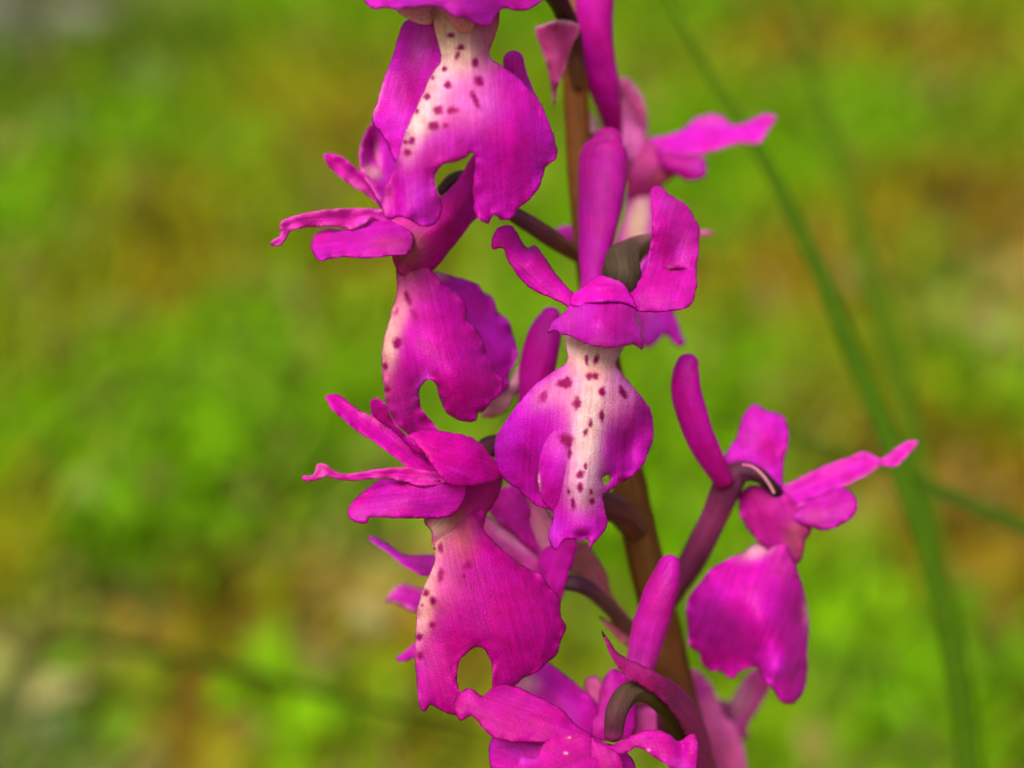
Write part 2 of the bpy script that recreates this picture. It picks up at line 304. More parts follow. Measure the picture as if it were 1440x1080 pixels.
def scatter(name, count, kind, label, cat):
    V, F, C2 = [], [], []
    yy = .22*(2.9/.22)**rng.random(count*2)                         # even in the picture: thinner far away
    xx = (rng.random(count*2)-.5)*2*(.20+yy*.50)
    q = np.c_[xx, yy]; mv = meadow(q + rng.normal(0, .012, q.shape)*(.3+yy)[:, None])
    keep = rng.random(len(q)) < mv[:, 3]; q, mv = q[keep][:count], mv[keep][:count]
    for (x, y), c in zip(q, mv):
        g = gh(x, y); a = rng.random()*6.283; br = .55+.9*rng.random(); col = c[:3]*br*np.array([.85+.4*rng.random(), 1, .8+.6*rng.random()])
        if rng.random() < .10: col = np.array([.22, .17, .05])*br
        sc = .75+.4*y; k = len(V)
        if kind == 'grass':
            h = (.018+.03*rng.random()*c[3])*sc; w = (.0011+.0012*rng.random())*sc; le = h*(.3+.9*rng.random()); dx, dy = math.cos(a), math.sin(a); px, py = -dy*w, dx*w
            for f, hh, ww in ((0, 0, 1), (.35, .62, .85), (1, 1, .12)):
                V += [(x+dx*le*f-px*ww, y+dy*le*f-py*ww, g-.002+hh*h), (x+dx*le*f+px*ww, y+dy*le*f+py*ww, g-.002+hh*h)]
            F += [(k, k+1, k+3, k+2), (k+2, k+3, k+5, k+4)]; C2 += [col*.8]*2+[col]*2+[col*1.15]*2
        else:                                                       # a small rounded leaf on a short stalk
            r = (.004+.006*rng.random())*sc; h = g+.004+.022*rng.random()*c[3]; tl = rng.normal(0, .45, 2); dx, dy = math.cos(a), math.sin(a)
            ring = [(.0, 0.), (.35, .55), (.8, .75), (1.25, .55), (1.55, 0), (1.25, -.55), (.8, -.75), (.35, -.55)]
            for u, v in ring:
                ex, ey = (dx*u-dy*v)*r, (dy*u+dx*v)*r; V.append((x+ex, y+ey, h+ex*tl[0]+ey*tl[1]+.25*abs(v)*r))
            V.append((x, y, g-.003)); C2 += [col]*9
            F += [(k, k+1, k+7), (k+1, k+2, k+6, k+7), (k+2, k+3, k+5, k+6), (k+3, k+4, k+5), (k, k+8, k+1)]
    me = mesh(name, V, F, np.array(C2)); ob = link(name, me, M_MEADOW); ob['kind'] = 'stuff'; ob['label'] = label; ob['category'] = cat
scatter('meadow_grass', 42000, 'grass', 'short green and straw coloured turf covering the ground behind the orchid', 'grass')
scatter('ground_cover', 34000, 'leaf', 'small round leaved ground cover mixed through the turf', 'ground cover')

# ------------------------------------------------------------------ the orchid
base = P(np.array([1035.]), np.array([1500.]), np.array([-22.]))[0]; bx_, by_ = float(base[0]), float(base[1])
ROOT_LOC = Vector((bx_, by_, gh(bx_, by_)))
orchid = bpy.data.objects.new('orchid', None); orchid.location = ROOT_LOC; COL.objects.link(orchid); orchid.empty_display_size = .02
orchid['label'] = 'magenta orchid spike with spotted pale centred lips on a brown stem'; orchid['category'] = 'orchid'

# stem: in view by the photograph, below the frame down to the ground
spath = [(800, -330, -8, 12), (806, -150, -7.5, 15), (806, 0, -7, 17), (809, 120, -7, 17.5), (814, 220, -7, 18), (822, 310, -7, 19), (833, 400, -7, 20), (849, 500, -7, 22), (868, 600, -7, 24), (888, 700, -7, 25),
         (908, 790, -7, 25.5), (928, 870, -7.5, 26), (946, 950, -8, 27), (963, 1030, -9, 28), (985, 1150, -12, 29), (1015, 1330, -17, 31), (1035, 1500, -22, 33)]
STU = (.16, .05, .008)
sv = tube_data(PX, spath, [(.12, .05, .03), (.19, .085, .02), STU, (.17, .06, .012), STEM, STEM, (.10, .03, .012), (.07, .03, .012), (.06, .06, .015)], sides=20, ribs=5, twist=.02, ribamp=.035, step=8, round0=True, round1=False)
V, F, C2, A = sv
k = len(V)-20; top = np.array(V[k:]); cen = top.mean(0)                # run on straight down to the soil
F = F[:-1]
for j, f in enumerate(np.linspace(.2, 1, 7)):
    tgt = np.array([bx_, by_, gh(bx_, by_)-.004]); cpos = cen*(1-f)+tgt*f
    V += list(cpos+(top-cen)*(1+.25*f)); C2 += [(.05, .09, .015)]*20; A += [(A[k+i][0]+60*f, A[k+i][1], 0) for i in range(20)]
    F += [(k+j*20+i, k+j*20+(i+1) % 20, k+(j+1)*20+(i+1) % 20, k+(j+1)*20+i) for i in range(20)]
link('stem', mesh('stem', V, F, C2, A), M_STALK, orchid)

def flower(c, path, cols, **kw): return tube('flower', orchid, c, path, cols, ribs=6, twist=.35, ribamp=.07, **kw)

# ---- the flower behind, facing away to the side of the upper stem (pale, out of focus)
fF = flower(c3, [(330, 700, -8, 45), (420, 800, -9, 70), (500, 800, -10.5, 72), (535, 700, -11, 74), (548, 600, -11.2, 64), (525, 500, -11.2, 58), (490, 430, -11, 36)], [OVP, PINK, PINK, PALE])
tube('spur', fF, c3, [(452, 720, -8.6, 34), (435, 600, -8.0, 56), (402, 450, -7.4, 78), (368, 300, -7.0, 88), (352, 120, -6.6, 95), (358, -60, -6.4, 95), (372, -180, -6.4, 70)], [DEEP, MAG, MAG, BRI], mat=M_PETAL, sides=24, ribs=3, ribamp=.07, twist=.03)
patch('sepal', fF, c3, [(430, 410), (470, 395), (520, 400), (540, 440), (590, 520), (610, 590), (590, 640), (540, 560), (480, 490)], [(450, 420, -9.5), (600, 600, -10.2)], col=PINK, dome=.5)
patch('sepal', fF, c3, [(300, 540), (345, 590), (400, 700), (440, 760), (350, 760), (318, 650)], [(320, 560, -9), (400, 740, -8.6)], col=PALE, dome=.3)
patch('hood', fF, c3, [(500, 900), (520, 830), (570, 760), (615, 705), (680, 720), (770, 800), (765, 880), (700, 930), (650, 980), (600, 1060), (530, 1000)], [(520, 900, -10), (620, 720, -10.5), (750, 840, -10.5), (600, 1000, -11)], col=(.56, .06, .30), dome=.9, domew=40, tints=[(680, 900, 70, 50, 0, (.5, .14, .16), .5), (560, 800, 60, 90, 0, PINK, .5)])
patch('sepal', fF, c3, [(620, 705), (720, 680), (800, 650), (850, 602), (920, 580), (1000, 588), (1040, 628), (1100, 620), (1180, 585), (1240, 573), (1268, 598), (1232, 650), (1180, 722), (1080, 727), (980, 757), (880, 782), (760, 795), (670, 765)],
      [(620, 720, -10.5), (900, 600, -12), (900, 770, -10.5), (1100, 660, -11.5), (1250, 600, -11)], col=BRI, dome=.5, tints=[(950, 620, 120, 30, 0, PINK, .4)], rim=(PINK, .5, 4))
patch('petal', fF, c3, [(660, 760), (780, 790), (890, 790), (915, 845), (900, 900), (830, 917), (760, 890), (690, 850)], [(680, 800, -10.2), (900, 850, -9.8)], col=MAG, dome=.6, tints=[(880, 850, 50, 60, 0, PURP, .5)])
patch('lip', fF, c4, [(850, 80), (970, 80), (1000, 200), (1060, 500), (1110, 780), (1150, 900), (1178, 975), (1130, 992), (1085, 945), (1055, 925), (1030, 955), (975, 1000), (930, 970), (900, 850), (800, 560), (765, 450), (795, 350), (835, 230)],
      [(900, 100, -11), (800, 450, -10.5), (1050, 450, -10.5), (1000, 950, -9.6), (1150, 960, -10)], col=BRI, dome=.6, tints=[(900, 330, 60, 230, 10, CREAM, .9), (850, 430, 60, 90, 0, PINK, .6), (1000, 850, 60, 120, 0, LAV, .6)])
patch('sepal', fF, c4, [(1200, 345), (1300, 335), (1338, 345), (1320, 360), (1260, 372), (1200, 380)], [(1200, 360, -9), (1330, 345, -9)], col=PINK, dome=.2, domew=5, step=2.5)

# ---- flower turned away low behind the stem
fK = flower(c12, [(1130, 760, -11, 45), (1210, 620, -12, 48), (1290, 520, -13, 45), (1330, 540, -13.5, 40)], [OVP, OVP, PINK])
patch('sepal', fK, c12, [(1140, 335), (1195, 345), (1255, 420), (1300, 530), (1370, 610), (1395, 700), (1400, 850), (1250, 850), (1190, 600), (1150, 430)], [(1160, 350, -11), (1300, 560, -11), (1300, 850, -12)], col=(.86, .20, .58), dome=.7, tints=[(1300, 720, 60, 120, 0, (.5, .1, .28), .4), (1190, 420, 40, 60, 0, BRI, .6)])
patch('sepal', fK, c12, [(1325, 500), (1395, 375), (1450, 320), (1500, 300), (1530, 380), (1470, 500), (1410, 600), (1420, 650), (1380, 640), (1340, 570)], [(1340, 540, -12), (1480, 350, -11)], col=(.74, .12, .52), dome=.6, tints=[(1370, 480, 60, 100, 30, PALE, .6)])

# ---- flower J, behind the central lip
fJ = flower(c9, [(1420, 690, -7.5, 34), (1340, 620, -6.5, 36), (1260, 530, -5.2, 38), (1180, 462, -4.4, 40), (1100, 432, -4.0, 40), (1030, 430, -4.4, 36)], [OLIVE, OLIVE, (.06, .03, .04), (.05, .03, .03)])
patch('bract', fJ, c9, [(1085, 370), (1100, 260), (1130, 215), (1170, 225), (1225, 300), (1275, 390), (1300, 490), (1390, 600), (1440, 690), (1400, 760), (1330, 720), (1230, 600), (1320, 640), (1230, 500), (1160, 410)],
      [(1120, 240, -5.4), (1250, 450, -6.4), (1400, 680, -7.6)], col=(.62, .20, .26), dome=.4, mat=M_PETAL, tints=[(1150, 350, 70, 70, 0, (.55, .25, .17), .6)])
patch('sepal', fJ, c9, [(610, 150), (645, 85), (720, 125), (820, 200), (920, 285), (975, 400), (940, 450), (850, 360), (740, 290), (640, 230)], [(640, 120, -4), (950, 400, -5)], col=(.76, .10, .52), dome=.6, tints=[(760, 190, 160, 30, 38, PALE, .5)])
patch('sepal', fJ, c9, [(670, 40), (720, -40), (830, -60), (880, 60), (920, 180), (965, 290), (900, 275), (780, 170), (705, 110)], [(720, 0, -3.6), (940, 270, -4.6)], col=(.72, .04, .56), dome=.7, tints=[(850, 200, 50, 80, 0, MAG, .6)])
patch('petal', fJ, c9, [(850, 10), (930, 20), (1010, 120), (1030, 290), (960, 300), (890, 160)], [(870, 20, -4.2), (1000, 280, -4.4)], col=PINK, dome=.4, tints=[(940, 150, 50, 100, 0, PALE, .5)])
patch('hood', fJ, c9, [(930, 290), (1000, 230), (1090, 170), (1125, 240), (1085, 380), (1060, 470), (1030, 530), (970, 470), (930, 380)], [(940, 340, -4.4), (1100, 250, -3.6), (1020, 500, -4.2)], col=(.66, .012, .46), dome=1.0, tints=[(1000, 300, 60, 80, 0, BRI, .5)])
# its lip pokes out beyond the flower in front
patch('lip', fJ, c9, [(60, 205), (100, 193), (160, 228), (260, 288), (420, 285), (600, 320), (640, 420), (500, 470), (380, 402), (335, 395), (240, 342), (150, 268)], [(80, 210, -4), (380, 340, -4), (600, 380, -5)], col=BRI, dome=.4, tints=[(130, 240, 90, 40, 35, PURP, .6)])
patch('petal', fJ, c9, [(150, 522), (188, 462), (240, 433), (330, 455), (460, 470), (480, 560), (340, 590), (300, 582), (225, 552), (190, 530)], [(170, 510, -5), (450, 520, -5)], col=BRI, dome=.5, rim=(PALE, .6, 5))
patch('petal', fJ, c9, [(203, 818), (260, 770), (305, 735), (420, 720), (420, 800), (310, 805), (260, 827)], [(210, 815, -4), (400, 760, -4)], col=BRI, dome=.2)

# ---- flower B, facing the open side at mid height
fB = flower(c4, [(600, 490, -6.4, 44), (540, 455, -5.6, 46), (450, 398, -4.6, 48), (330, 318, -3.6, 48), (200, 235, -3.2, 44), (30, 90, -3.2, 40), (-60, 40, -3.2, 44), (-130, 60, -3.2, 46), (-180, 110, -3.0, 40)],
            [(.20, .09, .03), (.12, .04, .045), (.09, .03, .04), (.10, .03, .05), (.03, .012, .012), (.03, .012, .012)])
patch('hood', fB, c2, [(540, 340), (640, 360), (760, 330), (880, 290), (950, 230), (1010, 150), (1070, 60), (1130, 80), (1110, 330), (1060, 405), (1000, 482), (930, 572), (872, 642), (835, 668), (760, 690), (690, 670), (662, 610), (645, 560), (590, 450)],
      [(560, 350, -2.5), (700, 560, -1.2), (950, 400, -1.6), (1080, 120, -2.6), (840, 650, -1.8), (1100, 330, -3)], col=(.56, .012, .32), dome=1.5, domew=45,
      tints=[(740, 540, 90, 100, 0, (.36, .14, .10), .75), (730, 620, 40, 40, 0, (.30, .04, .05), .6), (760, 680, 90, 50, 0, ROSE, .6), (650, 400, 70, 40, 0, PINK, .4)], axis=[(740, 600), (1000, 200)])
patch('sepal', fB, c2, [(35, 512), (58, 490), (88, 470), (84, 420), (110, 388), (160, 374), (260, 350), (400, 333), (520, 332), (590, 340), (700, 350), (720, 420), (640, 430), (560, 390), (500, 425), (450, 442), (330, 428), (200, 437), (142, 452), (112, 500), (80, 526), (45, 524)],
      [(50, 510, -.5), (110, 410, -.5), (300, 390, -1), (600, 370, -1.6)], col=(.68, .04, .48), dome=-.3, domew=9, step=3, rim=(PINK, .55, 4))
patch('petal', fB, c2, [(243, 540), (245, 500), (270, 462), (330, 435), (440, 440), (560, 380), (680, 395), (760, 470), (740, 560), (640, 577), (520, 587), (420, 582), (335, 590), (300, 602), (265, 582)],
      [(260, 540, -.6), (500, 400, -2), (500, 570, -.2), (720, 500, -.6)], col=(.50, .012, .37), dome=.7, domew=18, step=3.2, tints=[(640, 520, 110, 40, 0, (.44, .06, .24), .7), (300, 470, 60, 50, 0, (.62, .005, .36), .6)])
patch('sepal', fB, c1, [(456, 720), (455, 716), (322, 730), (312, 716), (345, 704), (398, 724), (470, 780), (530, 825), (640, 930), (620, 1010), (560, 942), (500, 892), (430, 852), (370, 800), (330, 762)][3:] , [(330, 720, -2.2), (560, 900, -2.8)], col=(.62, .02, .42), dome=-.5, domew=10, step=3, tints=[(460, 860, 60, 25, 35, PINK, .7)])
patch('sepal', fB, c1, [(650, 490), (560, 540), (518, 582), (488, 640), (474, 720), (484, 790), (520, 850), (565, 920), (620, 985), (720, 1000), (720, 800), (700, 600)],
      [(500, 700, -3.2), (560, 560, -3.6), (600, 700, -4.0), (680, 900, -3.2), (520, 830, -2.6)], col=BRI, dome=-.5, domew=14, step=3, bumps=[(530, 680, 35, 90, -1.0)], tints=[(530, 680, 25, 70, 0, MAG, .6), (530, 795, 45, 30, 30, PALE, .8), (560, 700, 12, 90, -8, PALE, .55)], rim=(PINK, .6, 4))
# the far half of its lip, then the near half
patch('lip', fB, c7, [(500, 120), (530, 85), (575, 58), (640, 72), (760, 108), (880, 150), (920, 200), (1000, 260), (1030, 350), (1110, 420), (1150, 550), (1177, 650), (1150, 740), (1115, 800), (1100, 900), (1030, 960), (960, 990), (850, 850), (700, 500), (580, 250)],
      [(560, 90, -2.6), (900, 300, -4.0), (1150, 640, -4.6), (1000, 930, -3.2), (700, 500, -3.0)], col=(.60, .025, .56), dome=.5, ruffle=1.0, step=3.2, tints=[(580, 80, 90, 45, 15, PALE, .7), (1020, 760, 150, 120, 0, MAG, .7)], axis=[(560, 100), (1000, 800)])
patch('lip', fB, c7, [(300, -20), (450, -40), (560, 70), (640, 150), (730, 215), (800, 300), (806, 400), (866, 460), (922, 560), (948, 650), (1000, 760), (1075, 850), (1040, 950), (975, 1010), (925, 1075), (888, 1085), (868, 1143), (782, 1146), (690, 1112), (636, 1052), (602, 962), (578, 875), (530, 840),
      (490, 870), (462, 930), (466, 1000), (490, 1070), (560, 1150), (600, 1220), (560, 1290), (430, 1270), (330, 1200), (262, 1120), (232, 1040), (204, 920), (193, 800), (186, 700), (192, 600), (212, 500), (242, 400), (282, 280), (302, 180), (290, 60)],
      [(350, 20, -1.6), (250, 500, -1.2), (210, 800, -1.4), (400, 600, -.4), (800, 350, -1.6), (930, 620, -1.8), (700, 800, -.2), (800, 1120, -1.2), (1020, 900, -1.9), (480, 1150, -2.0), (300, 1150, -2.2)],
      col=MAG, dome=.4, domew=18, step=3.0, ruffle=.7, axis=[(420, 0), (650, 1000)],
      tints=[(245, 560, 75, 260, 4, (.82, .50, .46), .95), (330, 330, 70, 200, 10, (.74, .30, .36), .8), (370, 40, 130, 120, 0, (.40, .13, .13), .8), (470, 180, 130, 120, 0, (.46, .05, .25), .6), (300, 960, 90, 150, 0, (.60, .03, .45), .7), (230, 860, 45, 110, 0, PINK, .7), (470, 900, 45, 150, 25, (.62, .06, .62), .8), (760, 950, 190, 160, 0, (.46, .001, .24), .6)],
      spots=[(380, 255, 24, 62, -18), (430, 375, 24, 45, -35, .55), (300, 345, 16, 32, 0, .5), (308, 580, 36, 52, 0), (222, 742, 24, 30, 0, .8), (238, 910, 26, 24, 0, .7)])

# ---- flower A, the topmost in view
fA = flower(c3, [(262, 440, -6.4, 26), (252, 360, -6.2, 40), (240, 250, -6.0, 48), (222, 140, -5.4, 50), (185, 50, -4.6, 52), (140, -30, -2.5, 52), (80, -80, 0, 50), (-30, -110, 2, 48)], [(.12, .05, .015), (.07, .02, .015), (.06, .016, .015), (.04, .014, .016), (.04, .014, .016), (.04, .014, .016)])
patch('lip', fA, c1, [(690, 95), (652, 180), (620, 285), (582, 375), (550, 490), (534, 560), (600, 650), (650, 760), (720, 700), (800, 500), (860, 300), (840, 160), (808, 95)],
      [(690, 120, 1.5), (560, 500, .4), (640, 300, .6), (830, 200, 2.0), (700, 620, 1.2), (840, 300, 2.6)], col=BRI, dome=.4, step=3.2, bumps=[(700, 420, 60, 120, -.8)], tints=[(560, 420, 24, 120, 14, PALE, .8), (760, 220, 50, 130, 20, (.55, .12, .42), .6), (700, 430, 40, 110, 10, (.44, .01, .24), .6)], axis=[(760, 120), (620, 600)])
patch('lip', fA, c1, [(806, 30), (812, 100), (835, 190), (852, 280), (802, 350), (770, 430), (736, 500), (700, 580), (670, 660), (648, 740), (610, 820), (586, 900), (580, 960), (596, 1000), (622, 1012), (652, 1000), (700, 1010), (760, 1042), (822, 1032), (852, 980), (852, 920), (836, 880),
      (820, 820), (840, 780), (872, 755), (920, 745), (960, 730), (988, 704), (1008, 716), (1008, 762), (1000, 830), (1000, 900), (1006, 980), (1030, 1010), (1068, 1030), (1096, 990), (1130, 1012), (1180, 1002), (1210, 960), (1270, 910), (1310, 850), (1335, 770), (1387, 720), (1376, 640), (1340, 540), (1302, 460),
      (1250, 400), (1200, 350), (1140, 310), (1082, 262), (1076, 230), (1100, 170), (1120, 90), (1100, 20), (950, -20)],
      [(900, 40, 2.2), (1090, 60, 2.0), (950, 200, 3.4), (860, 300, 3.2), (700, 600, 4.4), (790, 560, 4.8), (600, 930, 3.8), (720, 980, 4.6), (830, 980, 3.6), (1000, 450, 4.6), (1050, 750, 4.6), (1100, 280, 3.0), (1300, 460, 2.6), (1375, 690, 2.2), (1250, 900, 2.8), (1070, 1010, 3.6), (1200, 600, 4.2)],
      col=(.52, .006, .40), dome=.5, domew=16, step=2.8, ruffle=.9, axis=[(950, 100), (1000, 1000)], bumps=[(640, 900, 30, 120, -.6)],
      tints=[(860, 120, 130, 130, 0, CREAM, 1), (930, 250, 110, 130, 10, CREAM, .85), (830, 420, 85, 200, 22, (.86, .60, .54), .95), (740, 600, 50, 140, 16, (.86, .60, .54), .92), (960, 450, 150, 140, 0, (.70, .20, .54), .8), (1060, 280, 60, 100, 20, (.62, .20, .42), .6), (1080, 120, 60, 120, 0, (.66, .30, .24), .7),
             (800, 690, 130, 80, 0, (.60, .06, .46), .6), (780, 920, 90, 130, 0, (.46, .03, .44), .7), (1170, 700, 110, 130, 0, (.56, .0, .30), .5), (1330, 700, 60, 160, 10, (.44, .015, .42), .5), (605, 930, 18, 100, 8, PINK, .5)],
      spots=[(900, 165, 22, 14, 0, .8), (945, 220, 24, 15, -20), (930, 258, 12, 24, 15, .7), (1007, 292, 18, 22), (870, 322, 14, 12), (815, 362, 10, 12), (1027, 375, 26, 26, 20), (885, 392, 20, 22), (790, 450, 18, 18), (1010, 465, 16, 46, -25, .85), (745, 515, 14, 15), (842, 510, 26, 24, 0, .8), (905, 512, 32, 20, 0, .8),
             (820, 580, 28, 25, 0, .9), (872, 580, 15, 15, 0, .7), (690, 655, 12, 16), (722, 650, 18, 20), (700, 702, 20, 18, 0, .9)])
patch('column', fA, c1, [(640, 40), (720, 0), (810, -10), (812, 60), (808, 112), (740, 108), (690, 80)], [(660, 40, 2.4), (800, 60, 2.6)], col=(.80, .48, .55), dome=.6, domew=14, step=3)
tube('anther', fA, c1, [(890, 20, 3.0, 50), (925, 60, 3.4, 56), (960, 110, 3.5, 46)], [CREAM, (.78, .36, .48), (.80, .45, .42)], mat=M_PETAL, round0=True)
patch('hood', fA, c1, [(480, -20), (497, 5), (540, 42), (600, 36), (640, 46), (720, 36), (800, 28), (860, 42), (912, 80), (960, 84), (1020, 110), (1060, 126), (1088, 108), (1112, 62), (1150, 40), (1190, 50), (1250, 46), (1320, 0), (1340, -80), (1280, -200), (1100, -300), (850, -320), (650, -240), (520, -120)],
      [(500, 0, 3.6), (640, 40, 5.0), (800, 20, 6.4), (960, 80, 6.6), (1070, 110, 5.6), (1300, 0, 3.8), (900, -150, 6.0), (900, -300, 2.6)], col=(.44, .02, .42), dome=.8, domew=20, step=3.2, rim=(LAV, .6, 4), tints=[(560, 20, 70, 40, 0, BRI, .7), (1200, 0, 100, 80, 0, MAG, .7)])
tube('spur', fA, PX, [(752, 190, -1.6, 18), (738, 145, -1.4, 18), (726, 110, -1.2, 17), (722, 86, -1.0, 15)], [BRI, BRI, (.68, .03, .5)], mat=M_PETAL)
patch('bract', orchid, c3, [(42, 152), (80, 128), (120, 110), (190, 98), (268, 128), (262, 180), (240, 225), (200, 350), (160, 450), (140, 545), (125, 450), (92, 300)],
      [(60, 150, -4.2), (150, 120, -3.4), (250, 140, -4.6), (150, 400, -4.0), (140, 540, -4.4)], col=(.52, .06, .24), dome=.4, domew=12, step=3, rim=(PALE, .7, 3), tints=[(210, 110, 50, 16, 0, PALE, .7), (150, 250, 30, 120, 0, (.6, .12, .34), .5)])

# ---- flower C, lower on the open side
fC = flower(PX, [(893, 742, -6.6, 20), (872, 718, -4.6, 20), (846, 708, -3.4, 18), (790, 680, -3.2, 17), (730, 632, -3.2, 16), (690, 628, -2.8, 15), (672, 650, -2.0, 15)], [(.16, .06, .03), (.11, .03, .05), (.10, .03, .05), (.06, .02, .03), (.05, .015, .025)])
patch('hood', fC, c8, [(920, 640), (1080, 640), (1250, 640), (1345, 610), (1295, 785), (1222, 885), (1155, 965), (1140, 1090), (1000, 1130), (900, 1090), (885, 985), (848, 895), (940, 870), (1000, 780)],
      [(950, 700, .6), (1300, 660, -1.8), (1000, 950, 0), (1150, 950, -1.4), (1000, 1100, -.4)], col=(.52, .03, .29), dome=1.0, domew=35,
      tints=[(930, 930, 70, 70, 0, CREAM, .85), (1040, 930, 80, 120, 10, (.46, .16, .10), .75), (1100, 760, 100, 60, 0, (.46, .02, .25), .6), (1150, 1030, 60, 90, 0, (.42, .02, .19), .5), (930, 1070, 60, 60, 0, (.76, .40, .35), .7)], axis=[(1250, 700), (950, 1050)])
patch('petal', fC, c8, [(353, 862), (370, 812), (420, 752), (500, 692), (560, 650), (700, 645), (800, 660), (900, 640), (1060, 640), (1110, 720), (1060, 840), (965, 892), (850, 897), (650, 895), (505, 890), (482, 922), (430, 927), (380, 906)],
      [(380, 880, 2.8), (560, 670, 1.4), (560, 880, 2.8), (1000, 680, 1.2), (950, 880, 1.4), (750, 780, 2.2)], col=(.50, .008, .36), dome=.7, domew=22, step=3, tints=[(430, 790, 100, 40, -40, (.56, .002, .30), .7), (440, 870, 60, 50, 0, (.52, .04, .44), .6), (850, 820, 200, 70, 0, (.46, .012, .34), .6), (720, 690, 60, 18, 15, DEEP, .7)])
patch('sepal', fC, c8, [(64, 642), (76, 624), (130, 624), (150, 590), (160, 555), (190, 545), (232, 562), (272, 594), (330, 612), (430, 604), (540, 585), (720, 570), (860, 590), (980, 620), (960, 680), (800, 690), (700, 660), (560, 642), (420, 657), (330, 656), (260, 642), (222, 626), (182, 648), (120, 663), (75, 657)],
      [(80, 640, 3.4), (180, 580, 3.2), (450, 630, 2.6), (800, 630, 2.0), (950, 650, 1.6)], col=(.60, .01, .38), dome=-.35, domew=7, step=2.6, rough_edge=.4, rim=(PINK, .4, 3), tints=[(185, 590, 40, 50, 0, PINK, .7), (850, 640, 90, 16, 10, PINK, .45)])
patch('sepal', fC, c8, [(213, 130), (235, 110), (290, 108), (340, 140), (400, 188), (450, 220), (520, 248), (600, 308), (700, 378), (800, 462), (930, 570), (980, 660), (850, 640), (735, 572), (640, 502), (520, 412), (430, 357), (340, 282), (258, 212), (232, 162)],
      [(240, 130, 1.2), (500, 300, 1.0), (500, 390, 1.6), (900, 620, 1.4)], col=(.56, .006, .36), dome=-.6, domew=12, step=2.8, tints=[(480, 250, 130, 22, 34, PINK, .5), (400, 320, 170, 16, 38, DEEP, .3)])
patch('petal', fC, c8, [(494, 172), (510, 140), (545, 133), (590, 163), (612, 210), (650, 285), (705, 345), (800, 430), (860, 500), (790, 480), (700, 400), (640, 340), (560, 282), (510, 232)],
      [(510, 150, 2.6), (600, 260, 2.2), (800, 450, 1.9)], col=(.58, .004, .40), dome=.4, domew=9, step=2.5, rim=((.34, .002, .18), .6, 3))
patch('hood', fC, c8, [(735, 372), (800, 345), (880, 333), (960, 343), (1050, 358), (1130, 378), (1205, 428), (1262, 498), (1312, 568), (1344, 615), (1300, 655), (1200, 682), (1080, 690), (1000, 680), (930, 610), (860, 512), (790, 432)],
      [(750, 380, 2.0), (960, 350, .8), (1330, 610, -1.6), (1000, 660, 2.2), (1150, 420, -.2), (900, 520, 2.4)], col=(.60, .003, .34), dome=1.1, domew=30, step=2.8, tints=[(900, 420, 60, 140, -40, (.52, .0, .27), .55), (1180, 520, 80, 120, -40, (.54, .0, .30), .5), (1050, 600, 90, 30, 10, BRI, .4)], axis=[(1330, 620), (760, 380)])
patch('lip', fC, c9, [(360, 90), (380, 170), (398, 240), (400, 320), (370, 400), (335, 480), (310, 580), (304, 680), (299, 780), (304, 880), (314, 980), (324, 1060), (350, 1080), (382, 1050), (420, 1072), (480, 1097), (530, 1100), (560, 1080), (580, 1010), (525, 980), (514, 900), (525, 830), (560, 790), (612, 758), (652, 770), (682, 822), (692, 900), (691, 962),
      (725, 990), (790, 965), (850, 912), (920, 882), (962, 840), (1022, 790), (1040, 722), (1068, 660), (1042, 600), (1032, 500), (992, 460), (932, 382), (860, 350), (762, 282), (702, 222), (650, 160), (640, 60)],
      [(400, 120, 0), (600, 120, -.8), (330, 600, .4), (310, 950, .2), (400, 500, 1.2), (560, 500, 1.4), (450, 1000, .8), (750, 700, 1.2), (1050, 650, -.8), (900, 400, -.6), (850, 900, .2), (700, 930, 1.0), (650, 230, -.4)],
      col=(.42, .001, .23), dome=.4, domew=14, step=2.8, ruffle=.8, axis=[(480, 100), (700, 1000)],
      tints=[(400, 170, 70, 110, 0, (.72, .45, .26), .9), (520, 200, 90, 130, 0, (.46, .12, .12), .7), (370, 480, 50, 260, 8, (.80, .44, .40), .95), (330, 640, 26, 120, 4, PALE, .6), (450, 420, 70, 200, 8, (.56, .12, .32), .65), (370, 800, 70, 130, 0, (.58, .06, .36), .6), (330, 960, 40, 140, 0, (.6, .03, .44), .5)],
      spots=[(430, 258, 17, 30), (432, 395, 18, 40, 10), (565, 345, 27, 27), (545, 397, 14, 14), (360, 482, 18, 20, 0, .7), (395, 520, 19, 25), (340, 545, 9, 9), (395, 642, 22, 22, 0, .7), (325, 705, 20, 22, 0, .8), (330, 800, 22, 22, 0, .8)])

# ---- flower H, on the far side
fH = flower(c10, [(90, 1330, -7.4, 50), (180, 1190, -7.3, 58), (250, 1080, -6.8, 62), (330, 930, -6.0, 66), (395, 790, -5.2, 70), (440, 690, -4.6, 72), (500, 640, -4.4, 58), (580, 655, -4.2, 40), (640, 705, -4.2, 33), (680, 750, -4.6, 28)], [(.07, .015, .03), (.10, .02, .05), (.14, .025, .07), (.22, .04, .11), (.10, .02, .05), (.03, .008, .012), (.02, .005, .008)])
tube('ridge', fH, c10, [(500, 605, -3.2, 7), (545, 612, -3.2, 7), (590, 645, -3.2, 7), (630, 695, -3.3, 7), (655, 740, -3.4, 7)], [PINK, PALE, PALE], mat=M_PETAL, sides=10)
tube('spur', fH, c10, [(420, 690, -4.2, 48), (350, 570, -3.8, 64), (284, 430, -3.5, 74), (236, 270, -3.3, 76), (228, 160, -3.2, 66), (235, 115, -3.2, 56)], [DEEP, (.46, .004, .29), (.48, .005, .32), (.52, .01, .36)], mat=M_PETAL, sides=24, ribs=3, ribamp=.07, twist=.03)
